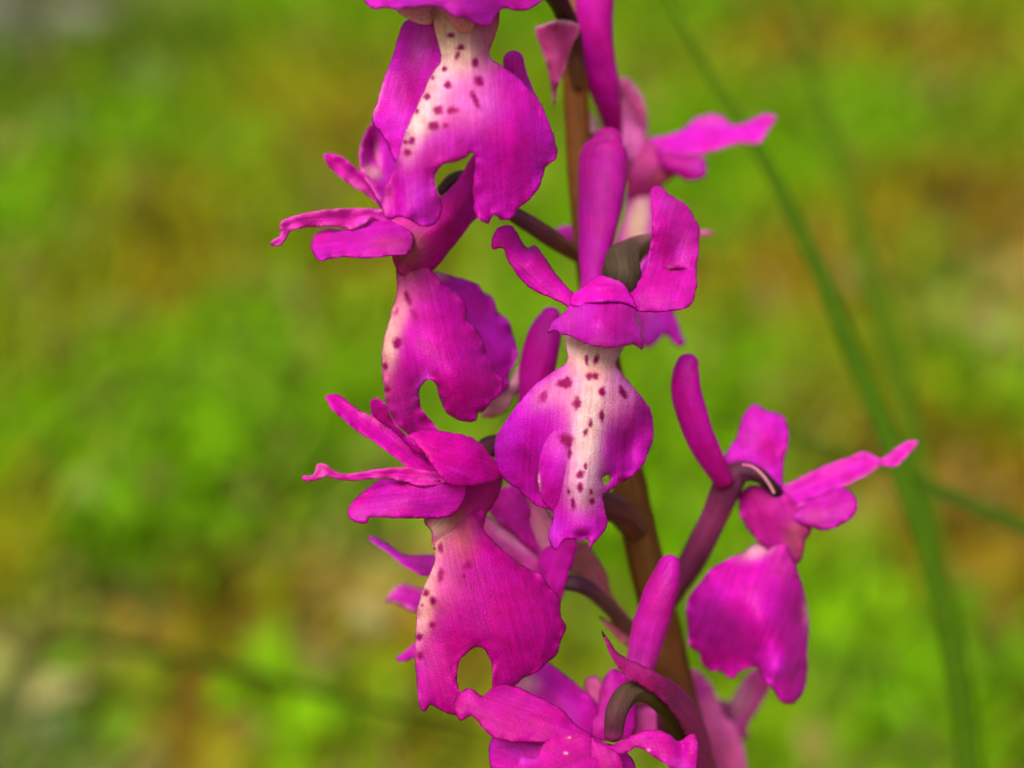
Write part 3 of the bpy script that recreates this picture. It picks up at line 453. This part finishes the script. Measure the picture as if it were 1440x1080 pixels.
patch('sepal', fH, c10, [(405, 590), (470, 470), (500, 370), (552, 308), (592, 318), (640, 344), (692, 358), (722, 410), (727, 500), (705, 600), (690, 720), (640, 720), (580, 660), (500, 630)], [(430, 580, -5), (560, 330, -6.2), (710, 450, -5.8), (660, 700, -5.2)], col=BRI, dome=.6, domew=22, tints=[(630, 520, 70, 90, 0, (.50, .0, .27), .7), (560, 450, 30, 110, 10, LAV, .4)])
patch('petal', fH, c10, [(640, 690), (700, 700), (760, 680), (850, 632), (950, 590), (1040, 560), (1090, 538), (1140, 553), (1180, 575), (1240, 530), (1310, 488), (1357, 483), (1352, 512), (1302, 572), (1242, 618), (1180, 612), (1120, 652), (1040, 692), (960, 732), (880, 772), (780, 815), (700, 840), (640, 800)],
      [(660, 760, -5), (900, 640, -5.6), (900, 760, -4.8), (1100, 600, -5.2), (1340, 495, -4.6)], col=(.60, .02, .44), dome=-.6, domew=12, step=3.2, rim=(PINK, .45, 4), tints=[(700, 770, 60, 60, 0, MAG, .5)])
patch('petal', fH, c10, [(680, 820), (860, 760), (960, 718), (1022, 728), (1063, 780), (1052, 850), (982, 902), (900, 928), (830, 905), (740, 880)], [(720, 830, -4.8), (1040, 780, -4.4), (880, 910, -4.2)], col=(.48, .01, .36), dome=.6, domew=18, tints=[(860, 860, 80, 50, 0, (.46, .06, .28), .6)])
patch('hood', fH, c10, [(485, 760), (540, 705), (640, 720), (720, 750), (790, 830), (845, 900), (810, 985), (775, 1090), (640, 1100), (595, 1000), (535, 932), (488, 852)], [(510, 770, -5), (800, 880, -4.6), (700, 1080, -5.2), (650, 850, -4.6)], col=(.52, .02, .30), dome=.6, domew=35, tints=[(760, 960, 60, 110, 0, (.40, .13, .09), .55), (560, 860, 60, 110, -25, (.52, .02, .27), .5)], axis=[(560, 740), (720, 1080)])
patch('lip', fH, c11, [(930, 130), (900, 150), (850, 105), (818, 108), (760, 150), (640, 210), (540, 270), (460, 360), (400, 440), (380, 540), (388, 660), (400, 760), (458, 800), (480, 870), (530, 917), (600, 920), (640, 952), (682, 972), (712, 930), (760, 905), (830, 890), (860, 960), (900, 1000), (945, 1060), (970, 1105), (1060, 1128), (1128, 1040), (1152, 900), (1150, 780), (1165, 600), (1140, 450), (1112, 350), (1072, 230), (1010, 110)],
      [(950, 150, -4.6), (840, 120, -5.2), (400, 540, -6.2), (560, 450, -4.6), (600, 900, -5.8), (640, 720, -5.2), (860, 600, -3.2), (800, 860, -4.4), (1000, 1080, -4.2), (950, 900, -3.4), (1140, 600, -5.6), (1140, 950, -5.6)], col=(.56, .008, .42), dome=.6, domew=20, step=3.2, ruffle=.8, axis=[(950, 150), (700, 900)],
      tints=[(830, 150, 120, 60, -20, PALE, .75), (520, 480, 160, 180, 0, (.62, .02, .56), .6), (600, 830, 220, 110, 0, (.50, .001, .26), .65), (1000, 250, 90, 110, 0, (.50, .05, .30), .6), (1150, 520, 35, 130, 0, PALE, .7), (960, 950, 70, 110, 20, (.56, .03, .55), .6), (1100, 900, 50, 150, 0, (.46, .01, .36), .5), (1020, 720, 80, 180, 0, (.58, .0, .32), .5)])

# ---- flower I, lowest in view, seen from above
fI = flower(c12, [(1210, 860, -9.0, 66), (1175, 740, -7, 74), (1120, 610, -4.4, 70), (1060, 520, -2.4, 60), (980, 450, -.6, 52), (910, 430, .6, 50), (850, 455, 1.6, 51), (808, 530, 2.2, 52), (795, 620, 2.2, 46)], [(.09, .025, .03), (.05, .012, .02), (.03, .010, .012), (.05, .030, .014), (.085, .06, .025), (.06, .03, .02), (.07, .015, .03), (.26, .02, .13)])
patch('bract', fI, c12, [(738, 152), (768, 188), (802, 238), (850, 278), (920, 308), (1000, 348), (1080, 398), (1152, 460), (1205, 560), (1245, 700), (1255, 850), (1200, 850), (1150, 690), (1100, 590), (1040, 500), (960, 430), (880, 384), (820, 332), (778, 262)],
      [(745, 165, 2.0), (850, 320, 1.6), (960, 340, .8), (960, 430, 1.4), (1100, 450, -2.0), (1100, 560, -1.2), (1230, 750, -5.0)], col=(.34, .012, .16), dome=.5, domew=14, step=2.8, rim=((.24, .004, .09), .5, 3), tints=[(900, 320, 110, 20, 28, (.46, .04, .26), .6), (1090, 480, 80, 60, 40, (.20, .01, .09), .6)], axis=[(740, 160), (1150, 600)])
tube('spur', fI, c11, [(70, 960, -2.4, 84), (105, 850, -2.2, 96), (160, 640, -1.8, 112), (225, 430, -1.6, 108), (268, 300, -1.6, 84), (280, 250, -1.6, 70)], [(.56, .06, .40), (.52, .02, .38), (.42, .006, .26), (.52, .01, .40)], mat=M_PETAL, sides=24, ribs=3, ribamp=.07, twist=.03)
patch('lip', fI, c12, [(240, 640), (450, 640), (700, 660), (840, 700), (900, 800), (860, 1000), (760, 1150), (640, 1120), (560, 1180), (420, 1120), (300, 1000), (238, 850)], [(250, 660, 1.2), (700, 700, 2.4), (850, 760, .8), (560, 1000, 3.0), (300, 1000, 1.4)], col=(.58, .015, .46), dome=.6, domew=25, tints=[(560, 850, 60, 250, 0, PALE, .7)], spots=[(540, 850, 22, 30), (590, 920, 22, 30)])
patch('sepal', fI, c12, [(58, 490), (88, 440), (128, 418), (164, 432), (192, 452), (240, 415), (320, 403), (430, 448), (560, 518), (622, 588), (700, 640), (640, 680), (560, 660), (450, 668), (330, 667), (250, 652), (200, 612), (168, 572), (140, 548), (102, 566), (80, 562)],
      [(70, 490, 2.6), (150, 450, 2.6), (300, 420, 1.6), (300, 640, 3.4), (660, 640, 2.8), (480, 560, 2.6)], col=(.46, .004, .26), dome=.6, domew=18, step=2.8, rim=((.34, .001, .17), .5, 3), tints=[(330, 490, 150, 50, 10, (.52, .03, .34), .5), (130, 450, 40, 40, 0, (.56, .03, .42), .5)], axis=[(640, 640), (150, 480)])
patch('sepal', fI, c12, [(340, 790), (352, 760), (372, 735), (440, 730), (482, 662), (560, 618), (640, 628), (720, 650), (760, 690), (730, 760), (690, 850), (560, 900), (420, 880)],
      [(360, 760, 4.6), (480, 700, 3.8), (720, 670, 2.8), (560, 860, 4.6)], col=(.48, .006, .28), dome=.6, domew=18, step=2.8, tints=[(400, 755, 60, 22, 0, LAV, .6), (620, 660, 60, 30, 0, (.56, .03, .26), .5), (590, 650, 7, 4, 0, CREAM, .6), (575, 720, 8, 5, 20, CREAM, .8)], rim=((.6, .06, .5), .35, 3))
patch('petal', fI, c12, [(690, 650), (720, 660), (770, 690), (830, 730), (840, 800), (800, 870), (720, 860), (690, 760)], [(700, 660, 3.2), (820, 820, 3.8)], col=(.44, .006, .24), dome=.5, domew=16, step=3)
patch('sepal', fI, c12, [(720, 650), (780, 678), (832, 658), (892, 630), (960, 610), (1032, 620), (1092, 660), (1132, 640), (1166, 624), (1187, 690), (1182, 745), (1165, 810), (1080, 795), (980, 735), (905, 690), (860, 715), (800, 725), (740, 700)],
      [(740, 670, 2.8), (960, 620, 2.4), (1000, 740, 3.2), (1170, 640, 2.0), (1140, 790, 3.0)], col=(.50, .006, .30), dome=.5, domew=16, step=2.8, bumps=[(1110, 690, 30, 50, -.6)], tints=[(1090, 770, 60, 25, 20, LAV, .5), (840, 700, 40, 30, 0, DEEP, .5), (955, 705, 7, 5, 0, CREAM, .6)], axis=[(740, 680), (1150, 700)])
# ---- the flower whose petals show between C and I
fL = flower(c12, [(1090, 640, -8.5, 40), (1000, 560, -7, 40), (900, 500, -6, 40), (800, 480, -5.4, 38)], [OVP, OVP, PINK])
patch('sepal', fL, c12, [(310, 400), (380, 358), (460, 318), (492, 298), (562, 348), (662, 428), (724, 500), (740, 600), (690, 660), (600, 640), (540, 540), (430, 470)], [(330, 400, -4), (500, 320, -4.6), (700, 620, -3.6), (560, 450, -3.8)], col=(.68, .02, .54), dome=.7, domew=25, tints=[(390, 390, 70, 45, 20, PALE, .75), (650, 560, 90, 60, 40, BRI, .5)])
patch('petal', fL, c12, [(660, 385), (698, 362), (735, 378), (740, 470), (700, 520), (670, 440)], [(690, 380, -5.4), (710, 500, -5)], col=PINK, dome=.4)
patch('petal', fL, c12, [(740, 400), (765, 348), (810, 330), (880, 380), (900, 480), (880, 640), (700, 650), (715, 520)], [(780, 360, -3.6), (860, 600, -3.4), (720, 620, -3)], col=(.52, .012, .36), dome=.7, tints=[(745, 420, 20, 90, 10, DEEP, .7)])
patch('petal', fL, c12, [(880, 530), (930, 505), (985, 515), (1000, 600), (990, 660), (880, 650), (860, 590)], [(900, 540, -4.6), (980, 620, -4.6)], col=(.72, .12, .48), dome=.4)

# ---- flower D, the sharp one in the middle
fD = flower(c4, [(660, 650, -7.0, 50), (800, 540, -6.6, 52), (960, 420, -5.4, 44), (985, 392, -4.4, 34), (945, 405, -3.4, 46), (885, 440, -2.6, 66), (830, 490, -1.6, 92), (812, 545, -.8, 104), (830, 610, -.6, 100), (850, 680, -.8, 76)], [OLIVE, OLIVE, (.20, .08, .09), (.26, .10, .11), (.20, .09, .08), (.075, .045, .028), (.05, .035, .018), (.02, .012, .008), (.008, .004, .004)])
tube('spur', fD, c4, [(640, 690, -2.2, 56), (652, 600, -2.6, 66), (664, 480, -3.0, 84), (690, 300, -3.5, 112), (712, 120, -3.8, 134), (722, -20, -4.0, 138), (734, -100, -4.0, 132), (742, -140, -4.0, 112), (746, -160, -4.0, 84)], [(.54, .012, .38), (.50, .01, .38), (.46, .012, .34), (.48, .012, .33), (.44, .01, .28)], mat=M_PETAL, sides=28, flat=.8, ribs=3, ribamp=.07, twist=.02)
patch('sepal', fD, c4, [(978, 130), (1000, 90), (1042, 90), (1100, 140), (1180, 190), (1232, 270), (1257, 330), (1252, 450), (1238, 560), (1242, 650), (1210, 752), (1150, 782), (1000, 797), (890, 784), (850, 720), (880, 640), (930, 560), (972, 450), (988, 300)],
      [(1000, 100, -1.8), (990, 300, -.6), (1240, 300, -2.0), (1245, 500, -1.4), (1100, 570, -1.2), (930, 600, -.6), (1200, 760, .4), (900, 780, .2), (1050, 680, .2), (1100, 350, -1.2)], col=(.50, .008, .33), dome=.35, domew=10, step=2.6, ruffle=.4, axis=[(900, 750), (1080, 120)],
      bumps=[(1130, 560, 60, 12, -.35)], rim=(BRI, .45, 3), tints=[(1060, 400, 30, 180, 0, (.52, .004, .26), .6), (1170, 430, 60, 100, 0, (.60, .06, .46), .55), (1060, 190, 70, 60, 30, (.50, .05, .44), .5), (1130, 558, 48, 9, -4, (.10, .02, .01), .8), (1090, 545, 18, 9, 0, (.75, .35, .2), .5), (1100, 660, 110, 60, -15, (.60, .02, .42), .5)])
patch('sepal', fD, c4, [(88, 440), (88, 380), (118, 322), (190, 308), (232, 350), (282, 432), (330, 418), (382, 480), (442, 570), (522, 665), (570, 730), (545, 780), (470, 742), (380, 702), (288, 652), (220, 572), (180, 512), (150, 442)],
      [(100, 420, -.4), (200, 320, -.8), (330, 425, -1.4), (300, 520, .6), (480, 640, -.2), (540, 750, .4), (250, 590, .2)], col=(.54, .005, .36), dome=.3, domew=10, step=2.5, ruffle=.35, axis=[(530, 740), (150, 380)], rim=((.36, .0, .2), .5, 2.5),
      tints=[(360, 500, 150, 22, 50, (.44, .002, .20), .7), (150, 370, 70, 50, 0, (.60, .004, .38), .6), (330, 600, 140, 40, 35, (.58, .02, .46), .5)])
patch('lip', fD, c5, [(490, 20), (520, 60), (532, 90), (542, 150), (551, 218), (522, 258), (442, 308), (362, 368), (290, 450), (220, 540), (160, 640), (139, 720), (148, 810), (180, 880), (238, 932), (272, 950), (300, 985), (362, 1030), (420, 1062), (455, 1072), (470, 1100), (455, 1160), (446, 1200), (450, 1245), (470, 1280), (492, 1292), (532, 1242), (580, 1232), (632, 1240), (664, 1232), (680, 1290), (700, 1255), (750, 1205), (775, 1150), (770, 1090), (758, 1040), (754, 985), (800, 955), (900, 890), (975, 820), (1010, 745), (1034, 670), (1030, 530), (985, 450), (920, 370), (860, 300), (822, 250), (850, 190), (890, 120), (905, 60), (900, 20), (700, 0)],
      [(540, 120, .0), (870, 120, -.4), (690, 150, .8), (690, 350, 1.6), (450, 330, .6), (250, 520, 0), (150, 720, -1.2), (250, 900, -1.0), (400, 1020, -.4), (330, 700, .4), (850, 330, .8), (1025, 600, -1.4), (960, 820, -.6), (860, 650, .2), (640, 700, 2.0), (640, 950, 2.3), (470, 1250, 1.2), (760, 1150, .9), (640, 1200, 1.9), (770, 960, .2)],
      col=(.50, .008, .42), dome=.35, domew=12, step=2.4, ruffle=.5, wrinkle=.1, axis=[(690, 100), (620, 1200)], holes=[[(746, 895), (765, 875), (790, 872), (798, 885), (784, 915), (760, 930)]],
      bumps=[(345, 800, 70, 190, -.6), (430, 960, 50, 90, -.7), (640, 1215, 50, 30, -.6), (880, 720, 70, 110, -.7), (940, 880, 90, 22, .3)],
      tints=[(690, 110, 220, 110, 0, CREAM, 1), (690, 240, 130, 110, 0, (.80, .58, .38), .9), (690, 420, 165, 180, 0, (.80, .42, .52), .9), (675, 430, 70, 220, 5, (.86, .66, .58), .85), (655, 700, 80, 240, 4, (.84, .60, .56), .95), (640, 930, 95, 140, 6, (.78, .42, .58), .85), (480, 400, 160, 75, -30, (.74, .26, .56), .8), (850, 420, 90, 100, 0, (.74, .26, .56), .7),
             (700, 300, 40, 40, 0, (.70, .25, .2), .5), (240, 600, 70, 170, 25, (.58, .025, .58), .7), (330, 780, 60, 200, 10, (.42, .003, .30), .6), (470, 1170, 50, 90, 0, (.52, .05, .58), .7), (860, 740, 60, 110, 0, (.44, .0, .28), .6), (1000, 640, 40, 160, 5, (.60, .012, .48), .6), (430, 900, 60, 60, 0, (.56, .005, .34), .5), (600, 420, 90, 90, 0, (.66, .25, .42), .4), (505, 650, 30, 30, 0, (.62, .2, .44), .3)],  # right lobe: shaded hollow and lit edge are painted in with tints
      spots=[(662, 225, 14, 36), (712, 225, 16, 36, 8), (675, 318, 22, 24, -20), (708, 318, 20, 24, 25), (745, 405, 22, 32), (858, 405, 20, 44, -32), (535, 358, 48, 26, 0), (555, 355, 24, 36, 15), (420, 435, 24, 40, 20, .6), (605, 470, 28, 38, 15), (740, 538, 16, 40, -5), (680, 582, 14, 32), (652, 632, 14, 26, 15), (545, 668, 46, 36, 0), (560, 690, 24, 36), (565, 752, 14, 32), (650, 822, 10, 22), (622, 870, 22, 28, 25), (622, 940, 16, 30), (563, 965, 10, 18), (585, 1032, 15, 38, -8), (680, 968, 12, 20, 0, .7), (685, 1020, 18, 24)])
patch('lip', fD, c5, [(600, 560), (540, 575), (480, 610), (425, 680), (392, 770), (384, 850), (386, 920), (400, 985), (425, 1035), (470, 1070), (540, 1080), (620, 1040), (640, 850), (630, 650)],
      [(560, 570, 1.35), (500, 600, 1.65), (470, 625, 1.7), (420, 690, 1.5), (395, 780, 1.2), (388, 900, 1.2), (430, 1030, .8), (470, 800, 2.1), (480, 930, 1.7), (530, 720, 2.05), (600, 700, 1.2), (620, 950, 1.2), (540, 1070, .9)], col=(.50, .01, .42), dome=.2, domew=8, step=2.4, ruffle=.3, wrinkle=.05, axis=[(600, 560), (450, 1000)],
      tints=[(390, 920, 14, 80, -4, PALE, .9), (480, 700, 70, 60, -40, (.60, .10, .50), .5), (470, 960, 60, 70, 0, (.56, .004, .34), .6), (590, 720, 60, 200, 0, (.66, .25, .45), .6)],
      spots=[(545, 668, 46, 36, 0), (560, 690, 24, 36), (565, 752, 14, 32), (563, 965, 10, 18), (585, 1032, 15, 38, -8)])
patch('hood', fD, c4, [(525, 745), (540, 695), (605, 652), (660, 602), (702, 588), (780, 608), (832, 640), (882, 720), (898, 772), (850, 752), (760, 738), (640, 744), (570, 764)],
      [(530, 740, 1.3), (700, 595, .2), (890, 770, 1.2), (720, 690, 1.7), (720, 750, 2.5)], col=(.64, .008, .46), dome=.5, domew=14, step=2.5, ruffle=.3, tints=[(710, 690, 200, 24, 0, (.66, .008, .42), .7), (780, 625, 60, 18, 20, PINK, .4)], rim=(BRI, .5, 3), bumps=[(700, 660, 120, 12, .25)])
patch('hood', fD, c4, [(398, 912), (425, 852), (500, 790), (530, 745), (620, 728), (760, 718), (880, 755), (902, 850), (942, 955), (932, 1008), (890, 982), (858, 984), (760, 997), (690, 992), (600, 972), (530, 932), (480, 922), (440, 902)],
      [(405, 905, 1.0), (530, 760, 1.2), (890, 770, .9), (940, 1000, 1.4), (690, 985, 3.4), (690, 850, 3.2), (540, 920, 2.4), (860, 970, 2.4), (690, 740, 1.9)], col=(.47, .015, .38), dome=.7, domew=16, step=2.4, ruffle=.35, axis=[(700, 740), (690, 990)], rim=(LAV, .4, 2.5),
      tints=[(760, 850, 80, 110, 0, (.40, .003, .24), .6), (520, 850, 110, 60, -35, (.58, .07, .52), .55), (690, 960, 50, 30, 0, (.62, .1, .45), .5), (800, 960, 80, 25, 0, (.50, .03, .40), .5), (925, 985, 20, 25, 0, (.25, .01, .12), .6)])
# spur of the flower hidden behind the middle one, and pale bud tips beside it
tube('spur', fB, PX, [(748, 580, -4.6, 18), (755, 530, -4.4, 25), (766, 480, -4.2, 25), (772, 455, -4.2, 19), (775, 445, -4.2, 14)], [MAG, MAG, BRI], mat=M_PETAL, sides=20, ribs=3, ribamp=.08)
patch('bract', fB, PX, [(698, 552), (718, 530), (728, 514), (742, 518), (740, 540), (724, 556), (712, 578), (690, 588), (676, 584), (686, 566)], [(700, 550, -4.2), (735, 520, -4.6), (690, 584, -4)], col=PALE, dome=.4, domew=8, step=2.5, tints=[(722, 552, 14, 12, 0, OVP, .6), (732, 530, 10, 12, 0, PINK, .6)])
patch('sepal', fB, PX, [(782, 322), (800, 317), (815, 322), (818, 342), (800, 345), (786, 338)], [(790, 325, -9), (815, 340, -9)], col=BRI, dome=.3, domew=8)

# ---- buds above the frame and leaves at the foot
for bx2, by2, a in ((760, -120, -40), (850, -160, 35), (775, -230, -25), (830, -280, 20), (800, -350, 0)):
    r = math.radians(a); u = math.sin(r)*60; v = -math.cos(r)*60
    tube('bud', orchid, PX, [(803, by2+70, -7.5, 9), ((803+bx2)/2+u*.2, by2+50, -6.5, 12), (bx2+u*.4, by2+v*.3, -5.5, 22), (bx2+u*.8, by2+v*.8, -5.2, 17), (bx2+u, by2+v*1.1, -5.2, 9)], [OVP, OVP, MAG, DEEP], mat=M_PETAL, sides=14)
for i, (az, ln) in enumerate(((-2.6, .085), (-.4, .075), (1.3, .08), (2.9, .07))):
    V, F, C2, A = [], [], [], []; n = 16; g0 = gh(bx_, by_)
    for j in range(n+1):
        f = j/n; w = .011*math.sin(math.pi*min(f*.92+.08, 1))**.7+.0005; rr = ln*f; hh = .004+.045*math.sin(f*2.5)*(.9-.2*f)
        for k, s in enumerate((-1, -.5, 0, .5, 1)):
            V.append((bx_+math.cos(az)*rr-math.sin(az)*w*s, by_+math.sin(az)*rr+math.cos(az)*w*s, g0+hh+.006*abs(s)-.002)); C2.append((.035, .085, .012)); A.append((rr*1000, s*w*1000, i))
    F = [(j*5+k, j*5+k+1, (j+1)*5+k+1, (j+1)*5+k) for j in range(n) for k in range(4)]
    me = mesh('leaf', V, F, C2, A); lo = link('leaf', me, M_GREEN, orchid); sm = lo.modifiers.new('thickness', 'SOLIDIFY'); sm.thickness = .0008
ROOT_LOC = None

# ------------------------------------------------------------------ loose grass blades, plants, leaves and stones on the meadow
def blade(pts, depth0, depth1, w, col, label, tall=True):
    """A grass blade through photo points, at a depth (m from the camera along the view) that runs from depth0 to depth1; its foot runs on to the ground."""
    a = crom(np.array(pts, float), False, 12); n = len(a); d = np.linspace(depth0, depth1, n)
    X = [CAMP+dd*r for dd, r in zip(d, rays(a[:, 0], a[:, 1]))]
    dirv = X[-1]-X[-2]; dirv /= np.linalg.norm(dirv); foot = X[-1].copy()
    for s in range(400):
        dirv = dirv*.97+np.array([0, 0, -1])*.03; dirv /= np.linalg.norm(dirv); foot = foot+dirv*.004; X.append(foot.copy())
        if foot[2] < gh(foot[0], foot[1])-.002: break
    X = np.array(X); T = np.gradient(X, axis=0); T /= np.linalg.norm(T, axis=1)[:, None]; N_ = len(X); V, F, C2, A = [], [], [], []; L_ = 0
    for i in range(N_):
        f = i/(N_-1); ww = w*min(1, .18+f*2.2)*.5
        side = np.cross(T[i], -rays(720, 540)); side /= np.linalg.norm(side); nr = np.cross(side, T[i])
        if i: L_ += np.linalg.norm(X[i]-X[i-1])*1000
        for s, h in ((-1, .25), (-.5, 0), (0, -.2), (.5, 0), (1, .25), (.5, .15), (0, .0), (-.5, .15)):
            V.append(X[i]+side*ww*s+nr*ww*h); C2.append(col); A.append((L_, s*ww*1000, depth0*10))
    F = [(i*8+k, i*8+(k+1) % 8, (i+1)*8+(k+1) % 8, (i+1)*8+k) for i in range(N_-1) for k in range(8)] + [tuple(range(8)), tuple((N_-1)*8+7-k for k in range(8))]
    rt = Vector(X[-1]); ob = bpy.data.objects.new('grass_blade', mesh('grass_blade', [Vector(v)-rt for v in V], F, C2, A)); ob.data.materials.append(M_GREEN); ob.location = rt; COL.objects.link(ob)
    ob['label'] = label; ob['category'] = 'grass blade'
blade([(925, -30), (1000, 110), (1080, 235), (1150, 380), (1200, 500), (1250, 620), (1300, 760), (1332, 880), (1352, 1000), (1362, 1090)], .175, .165, .0023, (.06, .14, .0015), 'broad green grass blade rising in a long slant behind the orchid')
blade([(1100, -40), (1135, 80), (1165, 180), (1192, 270), (1216, 370), (1240, 440), (1262, 520), (1285, 620)], .25, .24, .0027, (.07, .15, .002), 'faint olive grass blade standing farther off behind the broad slanting one')
blade([(985, 585), (1060, 600), (1130, 622), (1220, 648), (1300, 680), (1370, 712), (1450, 745), (1520, 790)], .19, .18, .0017, (.045, .11, .003), 'thin dark green grass blade crossing behind the broad slanting one')
blade([(690, 1032), (620, 1012), (540, 995), (450, 975), (360, 950), (280, 930), (200, 912), (130, 900)], .20, .31, .0021, (.035, .07, .006), 'thin dull green grass blade arching low over bare brown soil')

def simple(name, c0, c1_, rough):
    m, t = new_mat(name); L = t.links.new
    tc = N(t, 'ShaderNodeTexCoord'); n = N(t, 'ShaderNodeTexNoise', Scale=70.0, Detail=5.0); L(tc.outputs['Object'], n.inputs['Vector'])
    r = N(t, 'ShaderNodeValToRGB'); L(n.outputs['Fac'], r.inputs[0]); r.color_ramp.elements[0].position = .35; r.color_ramp.elements[0].color = (*c0, 1); r.color_ramp.elements[1].position = .65; r.color_ramp.elements[1].color = (*c1_, 1)
    b = N(t, 'ShaderNodeBump', Strength=.5, Distance=.003); L(n.outputs['Fac'], b.inputs['Height'])
    p = N(t, 'ShaderNodeBsdfPrincipled', Roughness=rough); L(r.outputs[0], p.inputs['Base Color']); L(b.outputs[0], p.inputs['Normal'])
    o = N(t, 'ShaderNodeOutputMaterial'); L(p.outputs[0], o.inputs[0]); return m
M_DRY = simple('dry_leaf', (.20, .19, .05), (.27, .25, .09), .7)
M_STONE = simple('stone', (.09, .105, .07), (.14, .155, .11), .9); M_PALE = simple('pale_stone', (.13, .15, .10), (.19, .21, .15), .9); M_DARK = simple('dark_stone', (.05, .06, .03), (.08, .09, .05), .9)
def dry_leaf(px, py, size, a):
    g = ground(np.array([px]), np.array([py]), .022)[0]; V, F = [], []; n = 10
    for j in range(n+1):
        f = j/n; w = size*.36*math.sin(math.pi*f)**.8
        for s in (-1, -.4, 0, .4, 1): V.append(((f-.5)*size, w*s, .012*size/.03*(.5*abs(s)+.5*math.sin(f*5)*.4)))
    F = [(j*5+k, j*5+k+1, (j+1)*5+k+1, (j+1)*5+k) for j in range(n) for k in range(4)]
    ob = link('fallen_leaf', mesh('fallen_leaf', V, F), M_DRY); ob.location = (g[0], g[1], max(g[2]-.004, gh(g[0], g[1])+.008)); ob.rotation_euler = (rng.normal(0, .15), rng.normal(0, .15), a)
    sm = ob.modifiers.new('thickness', 'SOLIDIFY'); sm.thickness = .0006
    ob['label'] = 'curled pale tan dry leaf lying in the turf'; ob['category'] = 'dry leaf'; ob['group'] = 'dry leaves lying in the turf'
for px, py, sz, a in ((125, 688, .022, .2), (78, 968, .019, .5), (515, 862, .018, -.4), (1418, 478, .036, .3), (1195, 388, .024, -.6), (165, 440, .026, .1), (1085, 545, .022, .4)): dry_leaf(px, py, sz, a)
def stone(px, py, size, mat, label, seed, flat=.55):
    g = ground(np.array([px]), np.array([py]))[0]; bm = bmesh.new(); bmesh.ops.create_icosphere(bm, subdivisions=4, radius=1)
    for v in bm.verts:
        n = v.co.normalized(); k = 1+.28*mnoise.noise(n*1.3+Vector((seed, 0, 0)))+.10*mnoise.noise(n*3.5+Vector((0, seed, 0)))
        v.co = Vector((n.x*size*k, n.y*size*.75*k, n.z*size*flat*k))
    me = bpy.data.meshes.new('stone'); bm.to_mesh(me); bm.free(); me.polygons.foreach_set('use_smooth', [True]*len(me.polygons))
    ob = link('stone', me, mat); ob.location = (g[0], g[1], gh(g[0], g[1])+size*flat*.35); ob.rotation_euler = (0, 0, seed); ob['label'] = label; ob['category'] = 'stone'
stone(215, 120, .045, M_STONE, 'low grey stone half sunk in grass', 2.1, .35)
stone(85, 195, .038, M_STONE, 'small blue grey stone in the grass beside the low one', 4.4, .45)
stone(118, 55, .035, M_PALE, 'pale whitish stone next to the dark one', 6.2, .8)
stone(5, 65, .055, M_DARK, 'dark mossy stone beyond the pale one', 8.8, .8)

def leafy(px, py, n, ln, seed):
    g = ground(np.array([px]), np.array([py]))[0]; r = random.Random(seed); z0 = gh(g[0], g[1])
    root = bpy.data.objects.new('leafy_plant', None); root.location = (g[0], g[1], z0); root.empty_display_size = .01; COL.objects.link(root)
    root['label'] = 'low bright green leafy plant growing in the turf'; root['category'] = 'plant'; root['group'] = 'low leafy plants in the turf'
    for i in range(n):
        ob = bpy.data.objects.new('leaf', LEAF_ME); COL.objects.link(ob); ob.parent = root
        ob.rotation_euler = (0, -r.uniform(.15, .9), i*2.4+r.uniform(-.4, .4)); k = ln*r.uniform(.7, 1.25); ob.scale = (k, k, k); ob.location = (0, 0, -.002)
V, F, C2 = [], [], []
for j in range(9):
    f = j/8; w = .22*math.sin(math.pi*min(1, f*.9+.1))**.8*(1-.2*f)+.01
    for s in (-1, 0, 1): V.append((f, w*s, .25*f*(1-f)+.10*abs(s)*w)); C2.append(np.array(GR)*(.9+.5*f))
F = [(j*3+k, j*3+k+1, (j+1)*3+k+1, (j+1)*3+k) for j in range(8) for k in range(2)]
LEAF_ME = mesh('leaf', V, F, np.array(C2)); LEAF_ME.materials.append(M_MEADOW)
for i, (px, py) in enumerate(((250, 620), (340, 740), (440, 700), (230, 250), (350, 300), (470, 60), (100, 830), (60, 640), (120, 1050), (460, 1060), (540, 800), (955, 720), (1180, 985), (1250, 965), (1310, 1010), (1160, 910), (1395, 990), (1370, 620), (1060, 290), (1240, 240), (1010, 80), (1200, 50), (700, 480), (860, 900), (1010, 560), (380, 540), (100, 290))):
    leafy(px, py, 11, .022+.022*(1-py/1080), 100+i)
